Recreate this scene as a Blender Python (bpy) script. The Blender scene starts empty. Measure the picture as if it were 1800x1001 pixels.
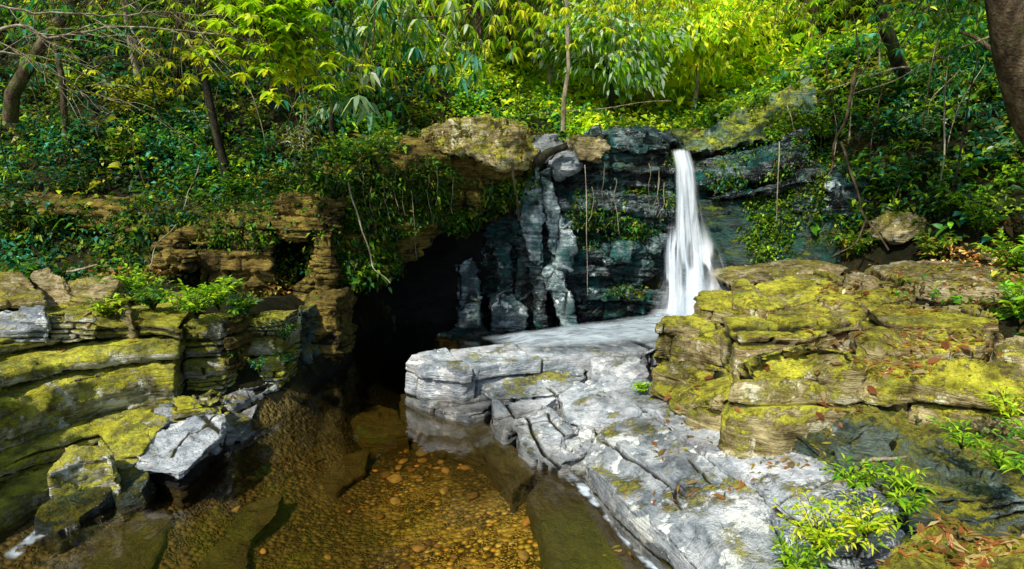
import bpy, bmesh, math, random
import numpy as np
from mathutils import Vector

random.seed(7)
RNG = np.random.default_rng(11)
SC = bpy.context.scene
COL = SC.collection
PI = math.pi

# ------------------------------------------------------------------ camera
CAM = Vector((0.0, 0.0, 2.6))
PITCH = math.radians(10.3)
FPX = 1100.0
cd = bpy.data.cameras.new("camera")
cd.lens = 22.0
cd.sensor_width = 36.0
cd.clip_start = 0.05
cd.clip_end = 600.0
cam = bpy.data.objects.new("camera", cd)
COL.objects.link(cam)
cam.location = CAM
cam.rotation_euler = (PI / 2 - PITCH, 0, 0)
SC.camera = cam
CP, SP = math.cos(PITCH), math.sin(PITCH)


def ray(u, v):
    a = (u - 900.0) / FPX
    b = (500.5 - v) / FPX
    return Vector((a, CP + b * SP, -SP + b * CP))


def pz(u, v, z):
    d = ray(u, v)
    t = (z - CAM.z) / d.z
    return CAM + d * t


def py(u, v, y):
    d = ray(u, v)
    return CAM + d * (y / d.y)


# ------------------------------------------------------------------ light
SUN_EL, SUN_AZ = math.radians(47), math.radians(-148)   # azimuth clockwise from +Y
world = bpy.data.worlds.new("World")
SC.world = world
world.use_nodes = True
wn = world.node_tree.nodes
wl = world.node_tree.links
wn.clear()
wo = wn.new("ShaderNodeOutputWorld")
wb = wn.new("ShaderNodeBackground")
ws = wn.new("ShaderNodeTexSky")
ws.sky_type = 'NISHITA'
ws.sun_disc = False
ws.sun_elevation = SUN_EL
ws.sun_rotation = SUN_AZ
wb.inputs[1].default_value = 0.15
wl.new(ws.outputs[0], wb.inputs[0])
wl.new(wb.outputs[0], wo.inputs[0])
sd = bpy.data.lights.new("sun", 'SUN')
sd.energy = 5.0
sd.angle = math.radians(1.2)
sd.color = (1.0, 0.94, 0.84)
sun = bpy.data.objects.new("sun", sd)
COL.objects.link(sun)
sdir = Vector((math.sin(SUN_AZ) * math.cos(SUN_EL), math.cos(SUN_AZ) * math.cos(SUN_EL), math.sin(SUN_EL)))
sun.rotation_euler = (-sdir).to_track_quat('-Z', 'Y').to_euler()
SC.view_settings.view_transform = 'Standard'
SC.view_settings.look = 'None'
SC.view_settings.exposure = 0
SC.cycles.max_bounces = 6
SC.cycles.diffuse_bounces = 3
SC.cycles.glossy_bounces = 2
SC.cycles.transparent_max_bounces = 12
SC.cycles.caustics_reflective = False
SC.cycles.caustics_refractive = False
SC.cycles.use_adaptive_sampling = True
SC.cycles.use_denoising = True

# ------------------------------------------------------------------ noise
_T = RNG.random((64, 64, 64)).astype(np.float32)


def vnoise(P, off=0.0):
    P = np.asarray(P, dtype=np.float64) + off * 7.31 + 100.0
    I = np.floor(P).astype(np.int64)
    F = P - I
    F = F * F * (3 - 2 * F)
    I &= 63
    J = (I + 1) & 63
    x0, y0, z0 = I[:, 0], I[:, 1], I[:, 2]
    x1, y1, z1 = J[:, 0], J[:, 1], J[:, 2]
    fx, fy, fz = F[:, 0], F[:, 1], F[:, 2]
    c00 = _T[x0, y0, z0] * (1 - fx) + _T[x1, y0, z0] * fx
    c10 = _T[x0, y1, z0] * (1 - fx) + _T[x1, y1, z0] * fx
    c01 = _T[x0, y0, z1] * (1 - fx) + _T[x1, y0, z1] * fx
    c11 = _T[x0, y1, z1] * (1 - fx) + _T[x1, y1, z1] * fx
    return ((c00 * (1 - fy) + c10 * fy) * (1 - fz) + (c01 * (1 - fy) + c11 * fy) * fz) * 2 - 1


def fbm(P, octv=4, off=0.0, gain=0.5):
    P = np.asarray(P, dtype=np.float64)
    s = np.zeros(len(P))
    a, n = 1.0, 0.0
    for i in range(octv):
        s += a * vnoise(P * (2.03 ** i), off + i * 1.7)
        n += a
        a *= gain
    return s / n * 1.6


def hash1(i, seed=0):
    x = np.sin(np.asarray(i, dtype=np.float64) * 127.1 + seed * 311.7) * 43758.5453
    return x - np.floor(x)


def sstep(a, b, x):
    t = np.clip((x - a) / (b - a), 0, 1)
    return t * t * (3 - 2 * t)


# ------------------------------------------------------------------ objects
def tag(o, label=None, cat=None, group=None, kind=None):
    if label: o["label"] = label
    if cat: o["category"] = cat
    if group: o["group"] = group
    if kind: o["kind"] = kind
    elif label: o["kind"] = "thing"
    return o


def np_mesh(name, V, faces_list, smooth=True, attrs=None):
    """faces_list: list of (N,k) int arrays"""
    V = np.asarray(V, dtype=np.float32)
    me = bpy.data.meshes.new(name)
    me.vertices.add(len(V))
    me.vertices.foreach_set("co", V.ravel())
    loops = np.concatenate([f.ravel() for f in faces_list]).astype(np.int32)
    tot = np.concatenate([np.full(len(f), f.shape[1], np.int32) for f in faces_list])
    st = np.concatenate([[0], np.cumsum(tot)[:-1]]).astype(np.int32)
    me.loops.add(len(loops))
    me.loops.foreach_set("vertex_index", loops)
    me.polygons.add(len(tot))
    me.polygons.foreach_set("loop_start", st)
    me.polygons.foreach_set("loop_total", tot)
    me.polygons.foreach_set("use_smooth", np.full(len(tot), smooth))
    me.update(calc_edges=True)
    for k, a in (attrs or {}).items():
        a = np.asarray(a, dtype=np.float32)
        if a.ndim == 1:
            at = me.attributes.new(k, 'FLOAT', 'POINT')
            at.data.foreach_set("value", a)
        else:
            at = me.attributes.new(k, 'FLOAT_COLOR', 'POINT')
            c = np.ones((len(a), 4), np.float32)
            c[:, :3] = a
            at.data.foreach_set("color", c.ravel())
    return me


def link(name, me, mat, parent=None, loc=None):
    o = bpy.data.objects.new(name, me)
    COL.objects.link(o)
    me.materials.append(mat)
    if parent is not None:
        o.parent = parent
    if loc is not None:
        o.location = loc
    return o


def link_world(name, V, faces, mat, parent=None, smooth=True, attrs=None):
    """V in world coordinates; origin goes to the base of the mesh (or the parent's origin)"""
    V = np.asarray(V, dtype=np.float64)
    if parent is not None:
        c = np.array(parent.location)
    else:
        c = np.array([(V[:, 0].min() + V[:, 0].max()) / 2, (V[:, 1].min() + V[:, 1].max()) / 2, V[:, 2].min()])
    me = np_mesh(name, V - c, faces, smooth, attrs)
    return link(name, me, mat, parent, None if parent is not None else c)


def empty(name, loc):
    o = bpy.data.objects.new(name, None)
    o.empty_display_size = 0.1
    COL.objects.link(o)
    o.location = loc
    return o


# ------------------------------------------------------------------ materials
class NT:
    def __init__(s, name):
        s.m = bpy.data.materials.new(name)
        s.m.use_nodes = True
        s.t = s.m.node_tree
        s.t.nodes.clear()
        s.out = s.n("OutputMaterial")

    def n(s, typ, **kw):
        nd = s.t.nodes.new("ShaderNode" + typ)
        for k, v in kw.items():
            setattr(nd, k, v)
        return nd

    def set(s, sock, v):
        if isinstance(v, bpy.types.NodeSocket):
            s.t.links.new(v, sock)
        elif v is not None:
            sock.default_value = v

    def pos(s, scale=(1, 1, 1), rot=(0, 0, 0)):
        g = s.n("NewGeometry")
        mp = s.n("Mapping")
        mp.inputs["Scale"].default_value = scale
        mp.inputs["Rotation"].default_value = rot
        s.t.links.new(g.outputs["Position"], mp.inputs["Vector"])
        return mp.outputs[0]

    def noise(s, vec, scale, detail=4, rough=0.55, dist=0.0):
        nd = s.n("TexNoise")
        s.set(nd.inputs["Vector"], vec)
        nd.inputs["Scale"].default_value = scale
        nd.inputs["Detail"].default_value = detail
        nd.inputs["Roughness"].default_value = rough
        nd.inputs["Distortion"].default_value = dist
        return nd.outputs["Fac"]

    def voro(s, vec, scale, feature='F1', out="Distance", rnd=1.0):
        nd = s.n("TexVoronoi", feature=feature)
        s.set(nd.inputs["Vector"], vec)
        nd.inputs["Scale"].default_value = scale
        nd.inputs["Randomness"].default_value = rnd
        return nd.outputs[out]

    def math(s, op, a, b=None, c=None, clamp=False):
        nd = s.n("Math", operation=op)
        nd.use_clamp = clamp
        s.set(nd.inputs[0], a)
        if b is not None: s.set(nd.inputs[1], b)
        if c is not None: s.set(nd.inputs[2], c)
        return nd.outputs[0]

    def rng(s, v, a, b, c=0.0, d=1.0, smooth=True):
        nd = s.n("MapRange")
        nd.interpolation_type = 'SMOOTHSTEP' if smooth else 'LINEAR'
        s.set(nd.inputs[0], v)
        for i, x in enumerate((a, b, c, d)):
            s.set(nd.inputs[1 + i], x)
        return nd.outputs[0]

    def mix(s, f, a, b, blend='MIX'):
        nd = s.n("Mix", data_type='RGBA', blend_type=blend)
        s.set(nd.inputs[0], f)
        s.set(nd.inputs[6], (*a, 1) if isinstance(a, tuple) and len(a) == 3 else a)
        s.set(nd.inputs[7], (*b, 1) if isinstance(b, tuple) and len(b) == 3 else b)
        return nd.outputs[2]

    def attr(s, name, out="Fac"):
        nd = s.n("Attribute")
        nd.attribute_name = name
        return nd.outputs[out]

    def ramp(s, f, stops):
        nd = s.n("ValToRGB")
        cr = nd.color_ramp
        while len(cr.elements) < len(stops):
            cr.elements.new(0.5)
        for e, (p, c) in zip(cr.elements, stops):
            e.position = p
            e.color = (*c, 1)
        s.set(nd.inputs[0], f)
        return nd.outputs[0]

    def bump(s, h, strength=0.5, dist=0.02, nrm=None):
        nd = s.n("Bump")
        nd.inputs["Strength"].default_value = strength
        nd.inputs["Distance"].default_value = dist
        s.set(nd.inputs["Height"], h)
        if nrm is not None: s.set(nd.inputs["Normal"], nrm)
        return nd.outputs[0]

    def bsdf(s, color, rough=0.8, normal=None, spec=0.3, **kw):
        nd = s.n("BsdfPrincipled")
        s.set(nd.inputs["Base Color"], (*color, 1) if isinstance(color, tuple) and len(color) == 3 else color)
        s.set(nd.inputs["Roughness"], rough)
        s.set(nd.inputs["Specular IOR Level"], spec)
        if normal is not None: s.set(nd.inputs["Normal"], normal)
        for k, v in kw.items():
            s.set(nd.inputs[k.replace("_", " ")], v)
        return nd.outputs[0]

    def done(s, shader, disp=None):
        s.t.links.new(shader, s.out.inputs[0])
        return s.m


def rock_material(name, dark, mid, light, moss=0.5, mossc=((0.10, 0.11, 0.008), (0.36, 0.33, 0.03)),
                  lichen=0.3, lichc=(0.62, 0.62, 0.56), wet=0.0, teal=0.0, strata=1.0, rust=0.0, shade_dirtc=(0.018, 0.016, 0.009), ramp=(.36, .47, .585), tealc=(0.012, 0.095, 0.085)):
    N = NT(name)
    P = N.pos()
    Pst = N.pos(scale=(1.0, 1.0, 7.0), rot=(0.03, 0.12, 0))
    n1 = N.noise(P, 1.3, 6, 0.6, 0.3)
    n2 = N.noise(P, 6.0, 8, 0.65)
    n3 = N.noise(Pst, 3.2, 7, 0.65, 0.6)
    n4 = N.noise(P, 34.0, 6, 0.7)
    f = N.math('ADD', N.math('MULTIPLY', n1, 0.3), N.math('MULTIPLY', n2, 0.3))
    f = N.math('ADD', f, N.math('MULTIPLY', n3, 0.25 + 0.1 * strata))
    f = N.math('ADD', f, N.math('MULTIPLY', n4, 0.12))
    col = N.ramp(f, [(ramp[0], dark), (ramp[1], mid), (ramp[2], light)])
    if rust > 0:
        r = N.rng(N.noise(P, 2.1, 5, 0.6), 0.5, 0.68, 0, rust)
        col = N.mix(r, col, (0.34, 0.17, 0.06))
    if lichen > 0:
        lv = N.noise(P, 5.2, 9, 0.62, 0.25)
        ln = N.noise(P, 1.1, 3, 0.5)
        lf = N.rng(N.math('ADD', lv, N.math('MULTIPLY', ln, 0.5)), 0.90 - 0.14 * lichen, 0.93 - 0.14 * lichen, 0, 0.95)
        col = N.mix(lf, col, lichc)
    # moss: likes upward faces and the joints
    nz = N.n("SeparateXYZ")
    g = N.n("NewGeometry")
    N.t.links.new(g.outputs["Normal"], nz.inputs[0])
    cav = N.attr("cav")
    mm = N.math('ADD', N.math('MULTIPLY', nz.outputs[2], 0.22), N.math('MULTIPLY', N.noise(P, 2.4, 9, 0.68, 0.2), 1.0))
    mm = N.math('ADD', mm, N.math('MULTIPLY', cav, 0.22))
    mm = N.math('ADD', mm, N.math('MULTIPLY', N.attr("moss"), 0.5))
    lo = 1.0 - 0.5 * moss
    mm = N.math('SUBTRACT', mm, N.rng(N.noise(P, 13, 9, .75), .50, .66, 0, .22))
    mf = N.rng(mm, lo - 0.05, lo + 0.07, 0, 0.94)
    mcol = N.mix(N.rng(N.noise(P, 5.5, 10, 0.75), 0.38, 0.60), mossc[0], mossc[1])
    mcol = N.mix(N.rng(N.noise(P, 2.9, 6, 0.7), 0.50, 0.66, 0, .8), mcol, (min(.9, mossc[1][0] * 1.3), min(.9, mossc[1][1] * 1.38), mossc[1][2] * 1.3))
    mcol = N.mix(N.rng(N.noise(P, 3.7, 7, 0.7), 0.52, 0.68, 0, .7), mcol, (mossc[1][0] * .38, mossc[1][1] * .52, mossc[1][2] * .8))
    mcol = N.mix(N.rng(N.noise(P, 60, 5, 0.7), 0.46, 0.66, 0, 0.65), mcol, (mossc[1][0] * 0.30, mossc[1][1] * 0.28, mossc[1][2] * .5))
    col = N.mix(mf, col, mcol)
    if teal > 0:
        tf = N.rng(N.noise(P, 2.2, 6, 0.6, 0.4), 0.48, 0.62, 0, teal)
        col = N.mix(tf, col, tealc)
    # joints darkened: crevice shade and dirt put into the colour
    col = N.mix(N.rng(cav, 0.22, 0.75, 0, 0.93), col, shade_dirtc)
    sp = N.rng(N.noise(P, 17, 8, 0.75), 0.58, 0.72, 0, 0.55)
    col = N.mix(sp, col, (dark[0] * .5, dark[1] * .5, dark[2] * .4))
    wetm = N.attr("wet")
    col = N.mix(N.math('MULTIPLY', wetm, 0.75, clamp=True), col, N.mix(1.0, col, (0.30, 0.27, 0.22), 'MULTIPLY'))
    # large stains, then brown algae on everything under the pool surface
    st = N.rng(N.noise(P, .9, 5, .6, .6), .36, .60, .66, 1.22)
    sv = N.n("CombineXYZ")
    for q in range(3): N.set(sv.inputs[q], st)
    col = N.mix(1.0, col, sv.outputs[0], 'MULTIPLY')
    gp = N.n("SeparateXYZ")
    N.t.links.new(P, gp.inputs[0])
    zz = N.math('ADD', gp.outputs[2], N.math('MULTIPLY', N.noise(P, 8, 3), .06))
    uw = N.rng(zz, 0.045, -0.01, 0, .93)
    col = N.mix(uw, col, N.mix(N.noise(P, 5, 6, .7), (0.03, 0.022, 0.005), (0.17, 0.13, 0.03)))
    rough = N.rng(N.noise(P, 4, 4), 0.3, 0.7, 0.14 + 0.58 * (1 - wet), 0.38 + 0.57 * (1 - wet))
    rough = N.math('SUBTRACT', rough, N.math('MULTIPLY', wetm, 0.5), clamp=True)
    h = N.math('ADD', N.math('MULTIPLY', n2, 1.2), N.math('MULTIPLY', n4, 0.45))
    h = N.math('ADD', h, N.math('MULTIPLY', n3, 1.6 * strata))
    h = N.math('ADD', h, N.math('MULTIPLY', mf, 0.45))
    h = N.math('ADD', h, N.math('MULTIPLY', mf, N.math('MULTIPLY', N.noise(P, 70, 3, .8), .35)))
    crk = N.voro(N.pos(scale=(1, 1, 2.2), rot=(.1, .3, .5)), 5.0, 'DISTANCE_TO_EDGE')
    h = N.math('ADD', h, N.rng(crk, 0.0, 0.03, -0.12, 0.0))
    h = N.math('ADD', h, N.math('MULTIPLY', N.noise(P, 90, 4, .7), .10))
    nrm = N.bump(h, 0.95, 0.06)
    return N.done(N.bsdf(col, rough, nrm, 0.25 + 0.45 * wet))


# ------------------------------------------------------------------ rocks
def remesh(verts, faces, voxel, smooth_it=4):
    me = bpy.data.meshes.new("tmp")
    me.from_pydata([tuple(v) for v in verts], [], faces)
    bm = bmesh.new()
    bm.from_mesh(me)
    bmesh.ops.recalc_face_normals(bm, faces=bm.faces)
    bm.to_mesh(me)
    bm.free()
    o = bpy.data.objects.new("tmp", me)
    COL.objects.link(o)
    md = o.modifiers.new("r", 'REMESH')
    md.mode = 'VOXEL'
    md.voxel_size = voxel
    if smooth_it:
        sm = o.modifiers.new("s", 'SMOOTH')
        sm.factor = 0.5
        sm.iterations = smooth_it
    dg = bpy.context.evaluated_depsgraph_get()
    dg.update()
    ev = o.evaluated_get(dg)
    m2 = bpy.data.meshes.new_from_object(ev, depsgraph=dg)
    bpy.data.objects.remove(o)
    bpy.data.meshes.remove(me)
    n = len(m2.vertices)
    V = np.zeros(n * 3)
    m2.vertices.foreach_get("co", V)
    V = V.reshape(-1, 3)
    Nn = np.zeros(n * 3, np.float32)
    m2.vertices.foreach_get("normal", Nn)
    Nn = Nn.reshape(-1, 3).astype(np.float64)
    nl = len(m2.loops)
    L = np.zeros(nl, np.int32)
    m2.loops.foreach_get("vertex_index", L)
    T = np.zeros(len(m2.polygons), np.int32)
    m2.polygons.foreach_get("loop_total", T)
    bpy.data.meshes.remove(m2)
    fl = []
    st = np.concatenate([[0], np.cumsum(T)[:-1]])
    for k in np.unique(T):
        s = st[T == k]
        fl.append(L[s[:, None] + np.arange(k)[None, :]])
    return V, Nn, fl


def seg_dist(P, A, B):
    d = B - A
    t = np.clip(((P - A) @ d) / max(d @ d, 1e-9), 0, 1)
    return np.linalg.norm(P - A - t[:, None] * d, axis=1)


def joint_relief(P, seed, up=None, spacing=0.5, width=0.012, depth=0.05, strata_th=0.11, strata_d=0.05, step=0.02,
                 tilt=(0.05, 0.10), ang=0.4, mask=0.15, vert=True, plate=0.0, warp=1.0):
    """displacement (along normal) from bedding planes and near vertical joints; returns (d, cavity)"""
    if up is None: up = np.zeros(len(P))
    wz = P[:, 2] + tilt[0] * P[:, 0] + tilt[1] * P[:, 1] * 0.5 + 0.035 * fbm(P * 1.1, 3, seed)
    q = wz / strata_th
    q = q + 0.35 * np.sin(q * 0.9 + seed)
    k = np.floor(q)
    fr = q - k
    e = np.minimum(fr, 1 - fr) * strata_th
    m = sstep(-0.25, 0.3, vnoise(P * np.array([1.3, 1.3, 5]), seed + 3) + 0.4 * (hash1(k, seed) - 0.35))
    notch = np.exp(-(e / (width * 1.1)) ** 2) * m * (1 - up)
    d = -notch * strata_d + (hash1(k, seed + 1) - 0.5) * 2 * step * (1 - up)
    cav = notch.copy()
    k = np.where(up > 0.45, 3, k)
    if vert:
        for j, a in enumerate((ang, ang + 1.45)):
            c = np.cos(a) * P[:, 0] + np.sin(a) * P[:, 1] + 0.12 * P[:, 2] * (1 if j else -1)
            c = c + warp * (0.05 * fbm(P * 1.5, 3, seed + 5 + j) + .012 * fbm(P * 7, 3, seed + 6 + j)) + .004 * fbm(P * 20, 2, seed)
            q = c / (spacing * (1.0 if j else 1.4))
            q = q + 0.3 * np.sin(q * 1.3 + seed * 2 + j) + (hash1(k, seed + 9 + j) * 0.5)
            kk = np.floor(q)
            fr = q - kk
            e = np.minimum(fr, 1 - fr) * spacing
            m = sstep(mask - 0.12, mask + 0.2, vnoise(P * 1.2, seed + 13 + j) + 0.35)
            notch = np.exp(-(e / width) ** 2) * m
            d = d - notch * depth + (hash1(kk + 17 * k, seed + 20 + j) - 0.5) * 1.6 * step
            d = d + plate * (fr - .5) * (hash1(kk * 3 + 7 * j + 17 * k, seed + 30) - .5) * 2
            cav = np.maximum(cav, notch)
    return d, cav


def facets(P, size, seed):
    """broken-rock facets: every cell is a little tilted plane"""
    Q = P / size + seed * 3.7
    I = np.floor(Q)
    best = np.full(len(P), 9e9)
    out = np.zeros(len(P))
    for dx in (-1, 0, 1):
        for dy in (-1, 0, 1):
            for dz in (-1, 0, 1):
                J = I + (dx, dy, dz)
                h = J @ np.array([1.0, 57.0, 113.0])
                R = np.stack([hash1(h, 1 + seed), hash1(h, 2 + seed), hash1(h, 3 + seed)], 1)
                D = Q - J - R
                d2 = (D ** 2).sum(1)
                G = np.stack([hash1(h, 4), hash1(h, 5), hash1(h, 6)], 1) - 0.5
                val = (D * G).sum(1) * 1.5 + (hash1(h, 7) - .5) * .6
                m = d2 < best
                out = np.where(m, val, out)
                best = np.where(m, d2, best)
    return out * size


def finish_rock(name, V, Nn, fl, mat, seed, amp=0.05, relief=None, cracks=(), wetz=None, moss=0.0, parent=None, freq=1.0, facet=1.0):
    V0 = V
    d = amp * fbm(V * 1.1 * freq, 3, seed) + amp * 0.45 * min(1, facet + .2) * fbm(V * np.array([3, 3, 6.0]) * freq, 4, seed + 2)
    # ridged chips
    rr = 1 - np.abs(fbm(V * 2.3 * freq, 3, seed + 31))
    d = d - amp * 0.5 * min(1, facet) * np.clip(rr - 0.6, 0, 1)
    cav = np.zeros(len(V))
    if relief is not None:
        up = sstep(.35, .8, Nn[:, 2])
        dd, cv = joint_relief(V, seed, up, **relief)
        d = d + dd
        cav = np.maximum(cav, cv)
    W = V + .06 * np.stack([fbm(V * 3, 2, 1), fbm(V * 3, 2, 2), fbm(V * 3, 2, 6)], 1)
    Wf = W * np.array([1, 1, 1.7])
    d = d + facet * (facets(Wf, .34, seed % 7) * .30 + facets(Wf, .12, seed % 5) * .30)
    d = d + .005 * fbm(V * 22, 3, seed) * (.4 + facet)
    V = V + Nn * d[:, None]
    for cr in cracks:
        w = 0.016
        dep = 0.08
        pts = cr
        if isinstance(cr, dict):
            w, dep, pts = cr.get('w', w), cr.get('d', dep), cr['p']
        W = [np.array(pz(*p)) for p in pts]
        wob = 0.02 * np.stack([fbm(V * 5, 2, 3), fbm(V * 5, 2, 4)], 1)
        best = np.full(len(V), 9.0)
        for A, B in zip(W[:-1], W[1:]):
            best = np.minimum(best, seg_dist(V[:, :2] + wob, A[:2], B[:2]))
        nt = np.exp(-(best / w) ** 2)
        V[:, 2] -= nt * dep * np.clip(V0[:, 2] - V0[:, 2].min(), 0, 1)
        cav = np.maximum(cav, nt)
    wet = np.zeros(len(V))
    if wetz is not None:
        wet = 1 - sstep(wetz - 0.04, wetz + 0.08, V[:, 2] + 0.05 * fbm(V * 2.5, 3, 5))
    at = {"cav": cav, "wet": wet, "moss": np.full(len(V), moss)}
    return link_world(name, V, fl, mat, parent, True, at)


def prism_top(top, zb, flare=0.0):
    """top: world Vectors of the outline; bottom = same outline at zb (flared outwards)"""
    n = len(top)
    c = sum(top, Vector()) / n
    bot = []
    for p in top:
        q = Vector((p.x, p.y, 0)) - Vector((c.x, c.y, 0))
        q = q * (1 + flare / max(q.length, 0.01))
        bot.append(Vector((c.x + q.x, c.y + q.y, zb)))
    # bulge ring between
    mid = []
    for p, b in zip(top, bot):
        mid.append(p.lerp(b, 0.45) + (Vector((p.x, p.y, 0)) - Vector((c.x, c.y, 0))).normalized() * 0.03)
    verts = list(top) + mid + bot + [c]
    faces = []
    for i in range(n):
        j = (i + 1) % n
        faces += [(i, j, n + j, n + i), (n + i, n + j, 2 * n + j, 2 * n + i), (j, i, 3 * n)]
    faces.append(tuple(range(2 * n, 3 * n)))
    return verts, faces


def rock_top(name, px, zb, mat, label, cat="rock", voxel=0.03, flare=0.0, seed=None, sm=2, group=None, **kw):
    top = [pz(*p) for p in px]
    v, f = prism_top(top, zb, flare)
    V, Nn, fl = remesh(v, f, voxel * .72, sm)
    seed = seed if seed is not None else (abs(hash(label)) % 97 if False else sum(map(ord, label)) % 97)
    o = finish_rock(name, V, Nn, fl, mat, seed, **kw)
    return tag(o, label, cat, group)


def rock_front(name, px, thick, mat, label, cat="rock", voxel=0.035, seed=None, sm=2, group=None, bulge=0.08, lean=0.0, **kw):
    """px: list of (u,v,y) outline of the face towards the viewer; extruded back along +Y"""
    front = [py(*p) for p in px]
    n = len(front)
    c = sum(front, Vector()) / n + Vector((0, -bulge, 0))
    back = [Vector((p.x, p.y + thick, p.z + lean)) for p in front]
    verts = front + back + [c]
    faces = [(i, (i + 1) % n, 2 * n) for i in range(n)]
    faces += [((i + 1) % n, i, n + i, n + (i + 1) % n) for i in range(n)]
    faces.append(tuple(range(n, 2 * n)))
    V, Nn, fl = remesh(verts, faces, voxel * .8, sm)
    seed = seed if seed is not None else sum(map(ord, label)) % 97
    o = finish_rock(name, V, Nn, fl, mat, seed, **kw)
    return tag(o, label, cat, group)


def cliff(name, plan, mat, label, cat="rock face", res=0.05, back=1.6, over=0.0, seed=1, amp=0.12, th=0.16, sp=0.55, step=0.10,
          gap=0.05, tilt=(0.04, 0.0), wetz=None, moss=0.0, topr=True, vertical=0.0):
    """plan: (x, y, zbottom, ztop) along the face, seen from -Y; x increasing"""
    P = np.array(plan, float)
    seg = np.linalg.norm(np.diff(P[:, :2], axis=0), axis=1)
    S = np.concatenate([[0], np.cumsum(seg)])
    ns = max(8, int(S[-1] / res))
    s = np.linspace(0, S[-1], ns)
    X, Y, ZB, ZT = [np.interp(s, S, P[:, i]) for i in range(4)]
    for k in range(2):
        kern = np.ones(9) / 9
        pad = lambda a: np.concatenate([np.full(4, a[0]), a, np.full(4, a[-1])])
        Y = np.convolve(pad(Y), kern, 'valid')
        ZT = np.convolve(pad(ZT), kern, 'valid')
    ZT = ZT + 0.12 * fbm(np.stack([s * 1.2, s * 0, s * 0], 1), 4, seed)
    tx, ty = np.gradient(X), np.gradient(Y)
    ln = np.hypot(tx, ty)
    nx, ny = ty / ln, -tx / ln
    H = (ZT - ZB).max()
    nh = int(H / res)
    nb = int(back / (res * 2.0))
    rows = []
    for j in range(nb, 0, -1):
        rows.append(('b', j / nb))
    for j in range(nh + 1):
        rows.append(('f', j / nh))
    for j in range(1, nb + 1):
        rows.append(('t', j / nb))
    VV, CC = [], []
    for kind, t in rows:
        if kind == 'f':
            z = ZB + (ZT - ZB) * t
            x, y = X.copy(), Y.copy()
            Q = np.stack([x, y, z], 1)
            wz = z + tilt[0] * s + 0.05 * fbm(Q * 0.9, 3, seed + 1)
            q = wz / th
            q = q + 0.4 * np.sin(q * 0.8 + seed)
            k = np.floor(q)
            fr = q - k
            e = np.minimum(fr, 1 - fr) * th
            m = sstep(-0.3, 0.2, vnoise(Q * np.array([1, 1, 4.0]), seed + 3))
            n1 = np.exp(-(e / 0.018) ** 2) * m
            c = s + 0.1 * z * vertical + 0.06 * fbm(Q * 1.4, 3, seed + 4)
            q2 = c / sp + hash1(k // 2, seed) * 0.6 * (1 - min(vertical, 1))
            q2 = q2 + 0.3 * np.sin(q2 * 1.7 + seed)
            k2 = np.floor(q2)
            f2 = q2 - k2
            e2 = np.minimum(f2, 1 - f2) * sp
            n2 = np.exp(-(e2 / 0.022) ** 2) * sstep(-0.2, 0.25, vnoise(Q * 1.3, seed + 7) + 0.2)
            d = (hash1(k, seed) - 0.5) * step * 1.2 + (hash1(k2 * 7 + k // 3 * 31, seed + 2) - 0.5) * step * 2.2
            d = d - n1 * gap - n2 * gap * 1.3
            d = d + amp * fbm(Q * np.array([.9, .9, .9]), 4, seed + 9) + amp * 0.3 * fbm(Q * np.array([4, 4, 9]), 3, seed + 11)
            d = d + facets(Q * np.array([1, 1, 2.2]), .3, seed % 7) * .45 + facets(Q * np.array([1, 1, 2.]), .11, seed % 5) * .35
            # round the brow
            d = d - 0.30 * sstep(0.82, 1.0, np.full_like(z, t)) ** 2
            cav = np.maximum(n1, n2)
            dlast = d
            x += nx * d
            y += ny * d - over * t
        elif kind == 't':
            Q0 = VVtop
            x = Q0[:, 0] - nx * back * t
            y = Q0[:, 1] - ny * back * t
            z = Q0[:, 2] + 0.10 * t + 0.08 * fbm(np.stack([x, y, x * 0], 1) * 1.5, 3, seed) * min(1, t * 4)
            cav = np.zeros_like(x)
        else:
            VV.append(None)
            CC.append(None)
            continue
        VV.append(np.stack([x, y, z], 1))
        CC.append(cav)
        if kind == 'f':
            VVtop = VV[-1]
    f0 = VV[nb]
    for j, (kind, t) in enumerate(rows[:nb]):
        x = f0[:, 0] - nx * back * t
        y = f0[:, 1] - ny * back * t
        z = f0[:, 2] + 0.10 * fbm(np.stack([x, y, x * 0], 1) * 2, 3, seed) * min(1, t * 4)
        VV[j] = np.stack([x, y, z], 1)
        CC[j] = np.zeros(ns)
    V = np.concatenate(VV)
    C = np.concatenate(CC)
    nr = len(rows)
    I = np.arange(nr * ns).reshape(nr, ns)
    F = np.stack([I[:-1, :-1], I[:-1, 1:], I[1:, 1:], I[1:, :-1]], -1).reshape(-1, 4)
    wet = np.zeros(len(V))
    if wetz is not None:
        wet = 1 - sstep(wetz - 0.1, wetz + 0.2, V[:, 2] + 0.3 * fbm(V * 1.5, 3, 5))
    o = link_world(name, V, [F], mat, None, True, {"cav": C, "wet": wet, "moss": np.full(len(V), moss)})
    return tag(o, label, cat)


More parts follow.
